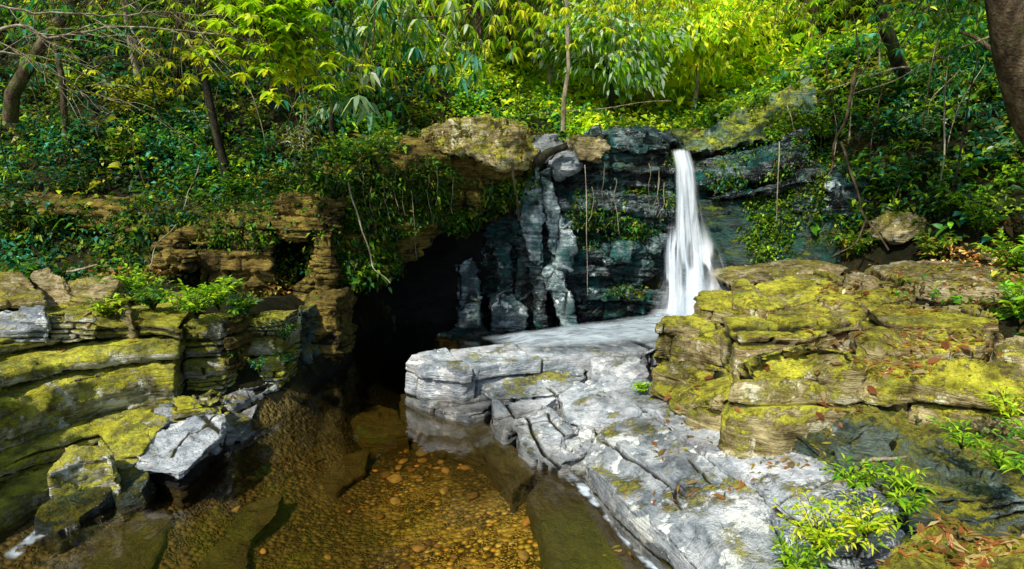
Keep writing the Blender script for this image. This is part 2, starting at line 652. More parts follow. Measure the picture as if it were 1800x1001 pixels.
def loft(name, rows, mat, label, seed, res=.035, amp=.08, back=.8, cat="rock", moss=0.0, wetz=None, relief=None, z_relief=.0):
    """broad curved rock surface through rows of (u,v,y) points, top row first"""
    R = [np.array([tuple(py(*p)) for p in r]) for r in rows]
    n = int(max(np.linalg.norm(np.diff(r, axis=0), axis=1).sum() for r in R) / res)
    s = np.linspace(0, 1, n)
    R = [np.stack([np.interp(s, np.linspace(0, 1, len(r)), r[:, i]) for i in range(3)], 1) for r in R]
    k = np.ones(7) / 7
    R = [np.stack([np.convolve(np.r_[np.full(3, r[0, i]), r[:, i], np.full(3, r[-1, i])], k, 'valid') for i in range(3)], 1) for r in R]
    R = np.array(R)
    m = int(np.linalg.norm(np.diff(R, axis=0), axis=2).sum(0).max() / res)
    t = np.linspace(0, 1, m)
    G = np.zeros((m, n, 3))
    tt = np.linspace(0, 1, len(R))
    for i in range(3):
        for j in range(n):
            G[:, j, i] = np.interp(t, tt, R[:, j, i])
    for _ in range(6):
        G[1:-1] = (G[:-2] + 2 * G[1:-1] + G[2:]) / 4
    du = np.gradient(G, axis=1); dv = np.gradient(G, axis=0)
    Nn = np.cross(du, dv); Nn /= np.linalg.norm(Nn, axis=2, keepdims=True)
    if Nn[..., 1].mean() > 0: Nn = -Nn
    V = G.reshape(-1, 3); Nf = Nn.reshape(-1, 3)
    d = amp * fbm(V * .9, 4, seed) + amp * .4 * fbm(V * 3, 3, seed + 1)
    up = np.zeros(len(V))
    dd, cav = joint_relief(V, seed, up, **(relief or {}))
    d = d + dd + facets(V * np.array([1, 1, 1.8]), .3, seed % 7) * .3 + facets(V, .12, seed % 5) * .25
    V = V + Nf * d[:, None]
    G = V.reshape(m, n, 3)
    top = G[0] + np.array([0, back, -.05])
    bot = G[-1] + np.array([0, back, -.02])
    G = np.concatenate([top[None], G, bot[None]])
    l = G[:, :1] + np.array([0, back, 0]); r = G[:, -1:] + np.array([0, back, 0])
    G = np.concatenate([l, G, r], 1)
    C = np.pad(cav.reshape(m, n), 1)
    V = G.reshape(-1, 3)
    I = np.arange((m + 2) * (n + 2)).reshape(m + 2, n + 2)
    F = np.stack([I[:-1, :-1], I[1:, :-1], I[1:, 1:], I[:-1, 1:]], -1).reshape(-1, 4)
    wet = np.zeros(len(V))
    if wetz is not None: wet = 1 - sstep(wetz - .1, wetz + .2, V[:, 2])
    o = link_world(name, V, [F], mat, None, True, {"cav": C.ravel(), "wet": wet, "moss": np.full(len(V), moss)})
    return tag(o, label, cat)
# ================================================================== terrain
CPTS = np.array([
    (0, 2.5, -.42), (1, 3, -.30), (-1, 3, -.42), (0.3, 4.5, -.26), (-.5, 5.5, -.34), (-1, 6.5, -.5), (-1.5, 5, -.45), (-2, 4, -.4),
    (-1.8, 7, -.6), (-1.5, 8.5, -.7), (-1, 10, -.8), (0, 9.5, -.6), (.5, 9, -.4), (-2, 9.8, -.7), (-1.2, 11.2, -.7), (0.2, 10.2, -.5),
    (0, 7.2, -.1), (1, 7, 0), (1, 5.5, -.05), (1.2, 4.5, -.15), (2, 8.5, .0), (2.6, 9.6, .0), (1.5, 9.6, -.45), (1.2, 10.0, -.5), (2.0, 9.9, -.4), (2, 6, .2), (1.4, 3.5, -.25),
    (2.2, 4.5, .2), (3, 6, .5), (3, 4, .45), (2.0, 3.0, .35), (3, 7.5, .8), (4, 8, 1.1), (4, 6, 1.0), (5, 7, 1.4), (3.2, 2.6, .5), (2.6, 2.0, .5),
    (1.5, 2.3, -.1), (5, 4, 1.25), (6.5, 5.5, 1.9), (3.5, 9.4, .4), (3.5, 10.9, 2.95), (4.2, 9.0, .8), (4.2, 9.7, .9), (4.7, 10.7, 3.5), (3.0, 10.1, .2),
    (5.2, 8.3, 1.6), (5.3, 9.3, 2.8), (5.1, 10.5, 4.1), (7, 7, 2.1), (7, 8.5, 3.6), (7.9, 10.5, 5.5), (9, 9, 5.5), (9, 6, 4.0), (7.5, 4, 2.6), (6, 2, 1.6),
    (6, 12.5, 4.1), (9, 14, 5.6), (3.2, 12.5, 2.95), (1, 12, 3.0), (3, 17, 3.6), (0, 11.7, 2.9), (2.2, 10.9, 2.9), (-1.5, 12, 3.2), (14, 12, 8), (14, 6, 8),
    (-2.6, 5.6, -.15), (-3.1, 4.6, -.1), (-3.2, 3.4, -.2), (-2.3, 6.8, -.1), (-2.5, 7.6, .1), (-3.2, 5.5, .05), (-3.3, 6.8, .8), (-4.1, 4.8, .0), (-4.4, 3.6, .0), (-3.8, 5.6, .1), (-4.6, 5.3, .1), (-5.6, 4.8, .2), (-4.6, 6.1, .85), (-3.7, 6.5, .85), (-6.0, 5.8, .85),
    (-3.4, 7.6, .95), (-4.5, 6.6, 1.02), (-5.6, 7.2, 1.1), (-4.2, 8.5, .85), (-3.6, 8.4, .7), (-2.9, 8.3, .9), (-6.5, 8.6, 1.25),
    (-2.6, 9.0, .3), (-3.3, 9.9, 2.1), (-4.5, 9.9, 2.3), (-7, 9.9, 2.4), (-7, 9.1, 1.15), (-5.5, 9.0, 1.1), (-9, 9.1, 1.2), (-3, 11.2, 3.2), (-5, 12, 4.4), (-8, 12, 5.2), (-4, 15, 7), (-9, 15, 8.5), (-2.1, 11.8, 2.9),
    (-12, 9, 1.6), (-13, 6, 1.6), (-9, 8.8, 1.2), (-13, 11, 4.6), (-8.5, 5, 1.3), (-7, 3, .8), (-5, 1, .2),
    (0, 16, 4.2), (-2, 20, 7), (3, 24, 7), (8, 22, 8), (0, 32, 13), (12, 30, 17), (-12, 28, 18), (0, 60, 34), (-40, 50, 40), (40, 50, 40), (30, 20, 22), (-30, 20, 22),
    (0, -3, .0), (6, -4, 1), (-6, -4, 1), (0, -20, 2), (-30, -5, 8), (30, -5, 8),
], float)


def _fit():
    A = CPTS[:, :2]
    D = np.sqrt(((A[:, None] - A[None]) ** 2).sum(-1) + 0.02)
    n = len(A)
    M = np.zeros((n + 3, n + 3))
    M[:n, :n] = D + np.eye(n) * 0.02
    Q = np.c_[np.ones(n), A]
    M[:n, n:] = Q
    M[n:, :n] = Q.T
    return np.linalg.solve(M, np.r_[CPTS[:, 2], 0, 0, 0])


WTS = _fit()


def H0(x, y):
    x, y = np.atleast_1d(np.asarray(x, float)), np.atleast_1d(np.asarray(y, float))
    out = np.zeros(len(x))
    for i in range(0, len(x), 20000):
        xx, yy = x[i:i + 20000], y[i:i + 20000]
        D = np.sqrt((xx[:, None] - CPTS[None, :, 0]) ** 2 + (yy[:, None] - CPTS[None, :, 1]) ** 2 + 0.02)
        out[i:i + 20000] = D @ WTS[:-3] + WTS[-3] + WTS[-2] * xx + WTS[-1] * yy
    return out


def Hs(x, y):
    z = H0(x, y)
    x, y = np.atleast_1d(np.asarray(x, float)), np.atleast_1d(np.asarray(y, float))
    P = np.stack([x, y, np.zeros(len(x))], 1)
    k = sstep(0.0, 0.9, z) * np.clip(1 + (y - 12) * 0.05, 1, 2.5)
    z = z + k * 0.16 * fbm(P * 0.9, 4, 2) + k * 0.05 * fbm(P * 4.0, 3, 3)
    return z


def ground(x, y):
    return float(Hs([x], [y])[0])


def hit(u, v, y0=3.0, y1=60.0):
    """where the line of sight through a photo point meets the terrain"""
    d = ray(u, v)
    ys = np.concatenate([np.arange(y0, 16, 0.05), np.arange(16, y1, 0.3)])
    t = ys / d.y
    X, Z = d.x * t, CAM.z + d.z * t
    h = Hs(X, ys)
    b = np.where(h >= Z)[0]
    i = b[0] if len(b) else len(ys) - 1
    return Vector((X[i], ys[i], h[i]))


# ================================================================== materials
M_GREY = rock_material("slate_grey", (0.022, 0.028, 0.031), (0.22, 0.26, 0.28), (0.66, 0.70, 0.69), moss=0.58, lichen=0.62, lichc=(0.86, 0.90, 0.82), wet=0.5, rust=.16, mossc=((0.08, 0.08, 0.006), (0.55, 0.51, 0.04)), shade_dirtc=(.014, .014, .005), ramp=(.38, .48, .61))
M_PALE = rock_material("slate_pale", (0.03, 0.039, 0.046), (0.29, 0.34, 0.37), (0.74, 0.78, 0.78), moss=0.42, lichen=0.40, lichc=(.88, .90, .86), wet=0.6, rust=.24, mossc=((0.08, 0.08, 0.006), (0.55, 0.51, 0.04)), shade_dirtc=(.014, .014, .005), ramp=(.38, .48, .61))
M_MOSS = rock_material("mossy_rock", (0.016, 0.012, 0.004), (0.15, 0.11, 0.03), (0.66, 0.56, 0.27), moss=0.84, lichen=0.4, lichc=(.82, .79, .52), rust=.30,
                       mossc=((0.13, 0.12, 0.006), (0.66, 0.63, 0.045)), ramp=(.38, .475, .60))
M_MOSSL = rock_material("mossy_ledge", (0.018, 0.017, 0.005), (0.18, 0.165, 0.06), (0.72, 0.70, 0.46), moss=0.84, lichen=0.75, lichc=(.88, .90, .74),
                        mossc=((0.12, 0.12, 0.005), (0.64, 0.61, 0.035)), strata=1.2, ramp=(.38, .48, .60))
M_GOLD = rock_material("golden_cliff", (0.006, 0.005, 0.002), (0.050, 0.036, 0.007), (0.38, 0.28, 0.055), moss=0.55, lichen=0.0, rust=.2,  # tones lowered in place of dappled tree shade on the left wall
                       mossc=((0.02, 0.026, 0.003), (0.24, 0.22, 0.015)), strata=1.6, ramp=(.38, .49, .62))
M_DARK = rock_material("wet_dark_rock", (0.002, 0.003, 0.003), (0.006, 0.013, 0.013), (0.34, 0.46, 0.46), moss=0.46, lichen=0.10, lichc=(.65, .78, .78), wet=1.0,  # pale end of the ramp paints wet glints into the colour
                       mossc=((0.006, 0.035, 0.007), (0.10, 0.28, 0.016)), teal=.85, strata=1.5, ramp=(.38, .545, .69), tealc=(0.004, .10, .088))
M_WALL = rock_material("moss_streaked_wall", (0.003, 0.006, 0.005), (0.010, 0.024, 0.019), (0.05, 0.09, 0.07), moss=0.82, lichen=0.0, wet=0.6,
                       mossc=((0.010, 0.035, 0.005), (0.17, 0.24, 0.010)), teal=.6, strata=.6, tealc=(.006, .09, .075))
M_CAVE = rock_material("cave_shade_rock", (0.002, 0.002, 0.002), (0.005, 0.005, 0.004), (0.012, 0.011, 0.008), moss=0.0, lichen=0.0, wet=0.1)  # near-black colour stands in for the shade in cave, niche and undercut
M_PILL = rock_material("wet_pale_pillar", (0.005, 0.012, 0.012), (0.07, 0.12, 0.12), (0.66, 0.78, 0.78), moss=0.40, lichen=0.3, lichc=(.8, .9, .88), wet=0.9,
                       mossc=((0.01, 0.05, 0.02), (0.12, 0.22, 0.03)), teal=.7, strata=0.6, ramp=(.40, .51, .64), tealc=(.006, .11, .10))
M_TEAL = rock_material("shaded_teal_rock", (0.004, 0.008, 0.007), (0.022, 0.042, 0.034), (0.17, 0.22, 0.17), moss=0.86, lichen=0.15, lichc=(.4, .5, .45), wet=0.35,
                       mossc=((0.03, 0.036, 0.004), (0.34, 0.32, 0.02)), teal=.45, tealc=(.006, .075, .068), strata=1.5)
M_SLOPE = rock_material("grey_green_slope_rock", (0.01, 0.02, 0.014), (0.04, 0.09, 0.06), (0.26, 0.38, 0.25), moss=0.88, lichen=0.2, lichc=(.5, .62, .46), wet=0.4,
                       mossc=((0.05, 0.07, 0.006), (0.50, 0.55, 0.03)), teal=.6)
M_TAN = rock_material("dry_tan_rock", (0.03, 0.024, 0.010), (0.19, 0.15, 0.055), (0.60, 0.51, 0.27), moss=0.66, lichen=0.3, lichc=(.74, .72, .52), wet=0.0, rust=.3,
                      mossc=((0.09, 0.085, 0.01), (0.42, 0.37, 0.04)))
M_SUNK = rock_material("sunken_slab", (0.03, 0.022, 0.006), (0.09, 0.068, 0.016), (0.22, 0.165, 0.04), moss=0.35, lichen=0.0, wet=0.0,
                       mossc=((0.05, 0.042, 0.006), (0.18, 0.14, 0.02)), strata=1.6)


def ground_material():
    N = NT("forest_floor")
    P = N.pos()
    n1 = N.noise(P, 0.8, 6, 0.6)
    n2 = N.noise(P, 9, 8, 0.7)
    col = N.ramp(N.math('ADD', N.math('MULTIPLY', n1, .5), N.math('MULTIPLY', n2, .5)),
                 [(.38, (.006, .007, .003)), (.5, (.022, .022, .007)), (.62, (.07, .06, .018))])
    g = N.n("NewGeometry")
    sx = N.n("SeparateXYZ")
    N.t.links.new(g.outputs["Position"], sx.inputs[0])
    tan = N.attr("tan")
    tcol = N.mix(N.rng(n2, .38, .62), (.10, .07, .02), (.34, .25, .085))
    col = N.mix(tan, col, tcol)
    h = N.math('ADD', n2, N.noise(P, 30, 5, .7))
    return N.done(N.bsdf(col, .9, N.bump(h, .9, .06), .15))


def bed_material():
    N = NT("gravel_bed")
    P = N.pos(scale=(1, 1, 0.6))
    v1 = N.n("TexVoronoi", feature='F1')
    v1.inputs["Scale"].default_value = 21
    N.set(v1.inputs["Vector"], P)
    d1 = v1.outputs["Distance"]
    v2 = N.n("TexVoronoi", feature='F1')
    v2.inputs["Scale"].default_value = 52
    N.set(v2.inputs["Vector"], P)
    s1 = N.n("SeparateColor")
    N.t.links.new(v1.outputs["Color"], s1.inputs[0])
    s2 = N.n("SeparateColor")
    N.t.links.new(v2.outputs["Color"], s2.inputs[0])
    stops = [(.0, (.10, .065, .010)), (.3, (.36, .25, .03)), (.55, (.68, .47, .05)), (.8, (.90, .70, .16)), (1., (.85, .42, .06))]
    c1 = N.ramp(s1.outputs[0], stops)
    c2 = N.ramp(s2.outputs[0], stops)
    big = N.rng(s1.outputs[1], .35, .5)
    col = N.mix(big, c2, c1)
    ed = N.mix(big, N.rng(v2.outputs["Distance"], .35, .75, 0, .85), N.rng(d1, .35, .72, 0, .9))
    edv = N.n("RGBToBW")
    N.t.links.new(ed, edv.inputs[0])
    col = N.mix(edv.outputs[0], col, (.03, .017, .003))
    sand = N.mix(N.noise(N.pos(), 45, 5, .7), (.30, .20, .03), (.80, .58, .12))
    col = N.mix(N.rng(N.noise(N.pos(), 2.6, 7, .65), .47, .62, 0, .85), col, sand)
    # gold where the bed is shallow, brown silt elsewhere
    g = N.attr("gold")
    silt = N.mix(N.noise(N.pos(), 3, 5), (.035, .026, .008), (.10, .075, .02))
    gg = N.rng(N.math('ADD', g, N.math('MULTIPLY', N.noise(N.pos(), 1.6, 5, .6), .5)), .40, .95)
    col = N.mix(gg, N.mix(.14, silt, col), col)
    col = N.mix(N.attr('deep'), col, (.004, .0035, .002))  # near-black paints the shade at the cave end into the bed
    hh = N.mix(big, v2.outputs["Distance"], d1)
    hb = N.n("RGBToBW")
    N.t.links.new(hh, hb.inputs[0])
    return N.done(N.bsdf(col, .8, N.bump(N.math('MULTIPLY', hb.outputs[0], -1), 1.0, .04), .2))


M_GROUND = ground_material()
M_BED = bed_material()

# ---- ground: fine grid near, coarse to the horizon
xs = np.unique(np.concatenate([np.arange(-150, -14, 4.0), np.arange(-14, 14.01, 0.11), np.arange(16, 151, 4.0)]))
ys = np.unique(np.concatenate([np.arange(-60, 0, 3.0), np.arange(0, 17, 0.11), np.arange(17, 40, 0.7), np.arange(40, 160, 5.0)]))
GX, GY = np.meshgrid(xs, ys)
gz = Hs(GX.ravel(), GY.ravel())
GV = np.stack([GX.ravel(), GY.ravel(), gz], 1)
ny_, nx_ = GX.shape
I = np.arange(ny_ * nx_).reshape(ny_, nx_)
F = np.stack([I[:-1, :-1], I[:-1, 1:], I[1:, 1:], I[1:, :-1]], -1).reshape(-1, 4)
fc = GV[F].mean(1)
isbed = (fc[:, 2] < 0.12) & (np.abs(fc[:, 0]) < 4.5) & (fc[:, 1] > -2) & (fc[:, 1] < 12)


def sub(F):
    used, inv = np.unique(F.ravel(), return_inverse=True)
    return GV[used], inv.reshape(F.shape)


v_, f_ = sub(F[~isbed])
tan = sstep(10.2, 10.8, v_[:, 1]) * (1 - sstep(11.7, 12.4, v_[:, 1])) * sstep(-2.6, -1.6, v_[:, 0]) * (1 - sstep(4.0, 5.5, v_[:, 0])) * (1 - sstep(4.2, 4.8, v_[:, 2]))
o = link_world("ground", v_, [f_], M_GROUND, None, True, {"tan": tan})
tag(o, kind="structure")
v_, f_ = sub(F[isbed])
cx, cy = v_[:, 0], v_[:, 1]
gold = np.exp(-(((cx + 0.05) / .85) ** 2 + ((cy - 4.1) / 1.0) ** 2)) + .40 * np.exp(-(((cx + 1.0) / .5) ** 2 + ((cy - 5.6) / .8) ** 2))
bed_shade = sstep(5.7, 7.6, cy + .5 * fbm(np.c_[cx, cy, cx * 0] * 1.2, 3, 3)) * (1 - sstep(-.2, .6, cx)) * .96
o = link_world("pool_bed", v_, [f_], M_BED, None, True, {"gold": gold, "deep": bed_shade})
tag(o, kind="structure")

# ================================================================== water
def water_material(name, ab=(.78, .50, .10), dens=1.0, rough=0.06):
    N = NT(name)
    g = N.n("BsdfGlossy")
    g.inputs["Roughness"].default_value = rough
    P = N.pos(scale=(1.0, 0.45, 1.0))
    nrm = N.bump(N.noise(P, 3.5, 4, .55, .4), .16, .05)
    N.set(g.inputs["Normal"], nrm)
    tr = N.n("BsdfTransparent")
    fr = N.n("Fresnel")
    fr.inputs[0].default_value = 1.33
    N.set(fr.inputs["Normal"], nrm)
    mx = N.n("MixShader")
    N.set(mx.inputs[0], N.math('MULTIPLY', fr.outputs[0], 2.6, clamp=True))
    N.t.links.new(tr.outputs[0], mx.inputs[1])
    N.t.links.new(g.outputs[0], mx.inputs[2])
    N.t.links.new(mx.outputs[0], N.out.inputs["Surface"])
    va = N.n("VolumeAbsorption")
    va.inputs["Color"].default_value = (*ab, 1)
    va.inputs["Density"].default_value = dens
    N.t.links.new(va.outputs[0], N.out.inputs["Volume"])
    return N.m


M_WATER = water_material("amber_pool_water", (.84, .70, .22), 1.15)
wx0, wx1, wy0, wy1, wzb = -5.2, 3.2, -1.5, 11.6, -1.6
WV = [(wx0, wy0, 0), (wx1, wy0, 0), (wx1, wy1, 0), (wx0, wy1, 0), (wx0, wy0, wzb), (wx1, wy0, wzb), (wx1, wy1, wzb), (wx0, wy1, wzb)]
WF = np.array([(0, 1, 2, 3), (7, 6, 5, 4), (0, 4, 5, 1), (1, 5, 6, 2), (2, 6, 7, 3), (3, 7, 4, 0)])
o = link_world("pool_water", WV, [WF], M_WATER, None, False)
tag(o, kind="structure")

# ================================================================== rocks : centre slab
RC = dict(spacing=0.62, width=0.014, depth=0.05, strata_th=0.13, strata_d=0.03, step=0.012, topdamp=0) if False else None
CEN = dict(amp=0.02, relief=dict(spacing=0.72, width=0.012, depth=0.06, strata_th=0.20, strata_d=0.03, step=0.016, ang=0.38, plate=.07, warp=.35, mask=-.1), wetz=0.12, facet=.14)

rock_top("rock_slab", [(712, 640, .44), (724, 624, .46), (790, 611, .46), (880, 603, .46), (960, 596, .45), (1040, 590, .42), (1170, 575, .36), (1200, 600, .40), (1120, 622, .44), (1040, 628, .46),
                       (960, 632, .46), (880, 640, .46), (815, 655, .45), (745, 652, .44)], -.7, M_PALE,
         "long smooth pale grey slab with a step in its front, jutting into the pool", voxel=.021, **CEN)
rock_top("rock_slab", [(712, 662, .17), (745, 652, .22), (815, 655, .25), (860, 660, .25), (868, 700, .17), (850, 722, .10), (822, 731, .08), (770, 722, .06), (735, 700, .08)], -.7, M_PALE,
         "low pinkish grey step with wet foot at the pool end of the centre outcrop", voxel=.020, seed=5, **CEN)
rock_top("rock_slab", [(815, 655, .27), (900, 640, .33), (1030, 632, .38), (1030, 662, .33), (1000, 690, .29), (905, 700, .24), (868, 700, .20)], -.5, M_GREY,
         "cracked grey block in the middle of the centre outcrop, under the long smooth slab", voxel=.020, seed=8, **CEN)
rock_top("rock_slab", [(868, 702, .18), (905, 702, .22), (985, 694, .26), (960, 712, .23), (905, 742, .16), (890, 770, .07), (868, 745, .08)], -.5, M_PALE,
         "small wedge of wet pale rock between pool and cracked grey block", voxel=.022, seed=12, **CEN)
rock_top("rock_slab", [(905, 745, .17), (965, 712, .25), (1000, 745, .24), (1020, 790, .20), (985, 818, .10), (950, 812, .07), (915, 782, .10)], -.5, M_PALE,
         "leaning pale blocks split by two straight cracks at the water's edge", voxel=.022, seed=14,
         cracks=[[(925, 735, .2), (950, 775, .18), (982, 815, .12)], [(960, 720, .25), (985, 752, .22), (1010, 790, .2)]], **CEN)
rock_top("boulder", [(985, 762, .30), (1020, 740, .34), (1050, 745, .34), (1052, 775, .26), (1030, 808, .14), (1000, 818, .08), (975, 800, .14)], -.4, M_GREY,
         "rounded dark grey boulder between the leaning pale blocks and the lichen slab", voxel=.022, seed=3, amp=.05, facet=.5, wetz=.05)
rock_top("boulder", [(1035, 632, .50), (1075, 620, .54), (1120, 628, .54), (1135, 650, .5), (1110, 668, .42), (1060, 668, .40), (1040, 655, .42)], .0, M_PALE,
         "squat pale boulder with a mossy crevice above the grey outcrop", voxel=.022, seed=22, amp=.05, facet=.5)
rock_top("rock_slab", [(985, 694, .27), (1035, 664, .36), (1110, 668, .42), (1200, 672, .46), (1260, 700, .50), (1210, 735, .50), (1140, 722, .45), (1060, 742, .34), (1000, 745, .26)], -.4, M_PALE,
         "flat pale grey terrace strewn with a few leaves below the mossy boulders", voxel=.020, seed=25,
         cracks=[[(1040, 700, .3), (1090, 705, .4), (1150, 722, .45)]], **CEN)
LICH = dict(amp=0.028, relief=dict(spacing=1.0, width=0.012, depth=0.06, strata_th=0.34, strata_d=0.02, step=0.012, ang=0.38, mask=.25, plate=.07, warp=.35), wetz=0.11, facet=.16)
rock_top("rock_slab", [(1052, 758, .36), (1075, 742, .40), (1140, 724, .46), (1200, 775, .50), (1290, 830, .52), (1335, 858, .52), (1380, 990, .46), (1400, 1100, .42), (1330, 1120, .30),
                       (1230, 1010, .26), (1170, 940, .26), (1110, 890, .26), (1060, 840, .24), (1022, 815, .16)], -.55, M_GREY,
         "large sloping grey slab blotched with white lichen in the front of the outcrop", voxel=.02, seed=31, moss=-.05, flare=.10,
         cracks=[[(1060, 765, .38), (1120, 812, .36), (1180, 850, .38), (1210, 870, .38), (1290, 875, .45), (1340, 872, .5)], [(1180, 850, .38), (1200, 900, .33)],
                 dict(p=[(1210, 800, .5), (1255, 838, .5)], w=.012, d=.04)], **LICH)
rock_top("rock_slab", [(1150, 722, .47), (1205, 735, .52), (1280, 745, .60), (1400, 790, .66), (1540, 850, .72), (1580, 905, .72), (1500, 960, .64), (1400, 985, .5), (1375, 920, .52), (1345, 858, .54),
                       (1290, 822, .54), (1205, 768, .52)], -.3, M_PALE,
         "long pale stone bed beside the mossy crack, reaching back under the mossy boulders", voxel=.020, seed=37, moss=.02, relief=dict(spacing=.8, width=0.010, depth=0.06, strata_th=0.10, strata_d=0.04, step=0.016, ang=.38, mask=.1, plate=.08, warp=.35), amp=.025, facet=.2)

# ================================================================== rocks : right mossy terraces
MR = dict(amp=0.05, relief=dict(spacing=1.0, width=0.014, depth=0.08, strata_th=0.36, strata_d=0.05, step=0.03, ang=0.2, tilt=(-.10, .05), plate=.12, warp=.4), facet=.26)
rock_top("boulder", [(1140, 652, .72), (1160, 634, .80), (1215, 628, .86), (1290, 640, .88), (1300, 690, .82), (1240, 720, .68), (1180, 702, .60), (1148, 690, .55)], .2, M_MOSS,
         "low mossy boulder at the left foot of the terraces, above the pale terrace", voxel=.024, seed=41, **MR)
rock_top("boulder", [(1262, 690, .85), (1310, 680, .88), (1330, 720, .80), (1300, 752, .62), (1225, 735, .56), (1232, 708, .66)], .2, M_MOSS,
         "knobbly brown mossy rock wedged beside the big arched boulder", voxel=.024, seed=43, **MR)
rock_top("boulder", [(1290, 668, 1.10), (1300, 632, 1.22), (1340, 606, 1.28), (1420, 596, 1.30), (1500, 612, 1.32), (1510, 640, 1.26), (1495, 690, 1.05), (1440, 735, .86), (1370, 745, .82), (1310, 720, .90)],
         .30, M_MOSS, "big arched boulder with thick yellow moss on its crown", voxel=.024, seed=47, flare=.02, **MR)
rock_top("rock_block", [(1508, 630, 1.26), (1520, 612, 1.30), (1560, 612, 1.32), (1606, 620, 1.30), (1604, 660, 1.20), (1560, 668, 1.16), (1510, 655, 1.18)], .45, M_MOSS,
         "square mossy block between the arched boulder and the biggest block", voxel=.026, seed=53, **MR)
rock_top("rock_block", [(1606, 655, 1.22), (1622, 632, 1.30), (1700, 634, 1.34), (1860, 640, 1.38), (1880, 700, 1.22), (1790, 695, 1.20), (1690, 685, 1.18), (1612, 672, 1.18)], .45, M_MOSS,
         "biggest flat-topped mossy block at the right end of the terrace", voxel=.026, seed=59, **MR)
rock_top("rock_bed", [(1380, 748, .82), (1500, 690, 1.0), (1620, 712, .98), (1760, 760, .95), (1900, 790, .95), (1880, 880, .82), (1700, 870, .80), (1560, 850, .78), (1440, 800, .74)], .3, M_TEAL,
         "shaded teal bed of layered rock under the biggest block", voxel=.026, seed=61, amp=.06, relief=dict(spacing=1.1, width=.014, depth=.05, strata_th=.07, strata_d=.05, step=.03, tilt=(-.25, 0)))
rock_top("boulder", [(1490, 770, .96), (1500, 748, 1.0), (1540, 740, 1.02), (1566, 760, .98), (1562, 790, .90), (1520, 800, .86)], .5, M_TEAL,
         "small rounded greenish boulder in the shade under the blocks", voxel=.02, seed=66, amp=.03)
U = dict(amp=.035, relief=dict(spacing=.95, width=.014, depth=.08, strata_th=.24, strata_d=.05, step=.03, ang=.1, tilt=(-.06, .05), plate=.11, warp=.4), facet=.28)
rock_top("boulder", [(1158, 572, .84), (1175, 556, .88), (1225, 552, .92), (1275, 562, .94), (1300, 590, .90), (1262, 610, .74), (1210, 600, .68), (1175, 590, .70)], .15, M_MOSS,
         "mossy ledge boulder at the foot of the waterfall", voxel=.03, seed=71, **U)
rock_top("rock_block", [(1220, 522, 1.10), (1232, 508, 1.14), (1290, 506, 1.16), (1340, 512, 1.16), (1345, 540, 1.10), (1290, 545, 1.04), (1226, 540, 1.02)], .3, M_MOSS,
         "square-fronted mossy block standing right beside the plunging water", voxel=.03, seed=73, **U)
rock_front("rock_slab", [(1275, 498, 8.7), (1340, 484, 8.6), (1450, 470, 8.5), (1490, 474, 8.4), (1480, 488, 8.3), (1380, 496, 8.4), (1330, 498, 8.5), (1280, 508, 8.6)], .9, M_TAN,
           "straight-edged tan ledge stone at the foot of the slope", voxel=.03, seed=77, **U)
for i, (px, lab) in enumerate([
    ([(1290, 505, 1.20), (1340, 498, 1.22), (1440, 487, 1.25), (1480, 500, 1.24), (1420, 530, 1.16), (1340, 545, 1.1), (1290, 530, 1.12)], "sloping moss-yellow slab behind the square-fronted block"),
    ([(1270, 560, 1.0), (1330, 545, 1.06), (1440, 530, 1.12), (1530, 540, 1.12), (1500, 570, 1.06), (1400, 590, 1.02), (1300, 592, .98)], "ridged mossy slab with thin splits in the middle of the terraces"),
    ([(1430, 520, 1.20), (1470, 500, 1.26), (1540, 503, 1.28), (1600, 520, 1.28), (1560, 540, 1.20), (1470, 545, 1.14)], "rounded mossy hump below the long leafy ledge"),
    ([(1520, 540, 1.24), (1600, 524, 1.32), (1720, 530, 1.36), (1760, 560, 1.30), (1680, 580, 1.22), (1560, 576, 1.18)], "low broad mossy slab with a straight dark front"),
    ([(1500, 600, 1.28), (1600, 580, 1.34), (1720, 590, 1.38), (1730, 612, 1.34), (1640, 628, 1.28), (1530, 622, 1.26)], "thin leaf-strewn slab lying on the arched boulder's back"),
    ([(1745, 600, 1.42), (1780, 588, 1.48), (1900, 590, 1.5), (1900, 640, 1.40), (1760, 630, 1.36)], "dark mossy block at the far right of the terraces"),
    ([(1490, 480, 1.42), (1600, 462, 1.52), (1800, 450, 1.62), (1900, 452, 1.66), (1900, 500, 1.5), (1700, 505, 1.42), (1560, 500, 1.36)], "long brown ledge under the leafy slope")]):
    rock_top("rock_slab", px, px[0][2] - .75, M_MOSS if i not in (6,) else M_TAN, lab, voxel=.03, seed=80 + i, **U)
rock_top("boulder", [(1540, 985, 1.0), (1600, 940, 1.04), (1680, 915, 1.08), (1790, 940, 1.1), (1900, 1000, 1.1), (1850, 1120, 1.0), (1560, 1120, .9)], .3, M_MOSS,
         "mossy boulder with a bright yellow-green top in the bottom corner", voxel=.016, seed=91, amp=.04, moss=.12)
rock_front("boulder", [(1556, 395, 8.3), (1580, 380, 8.3), (1650, 370, 8.4), (1630, 395, 8.3), (1590, 430, 8.2), (1562, 425, 8.2)], .5, M_TAN,
           "angular tan boulder split in two on the leafy slope", voxel=.03, seed=93, amp=.05, moss=.1)

# ================================================================== rocks : left bank
LB = dict(amp=.045, facet=.38, moss=.25, relief=dict(spacing=1.6, width=.012, depth=.04, strata_th=.15, strata_d=.035, step=.018, mask=.6, tilt=(.02, .03)))


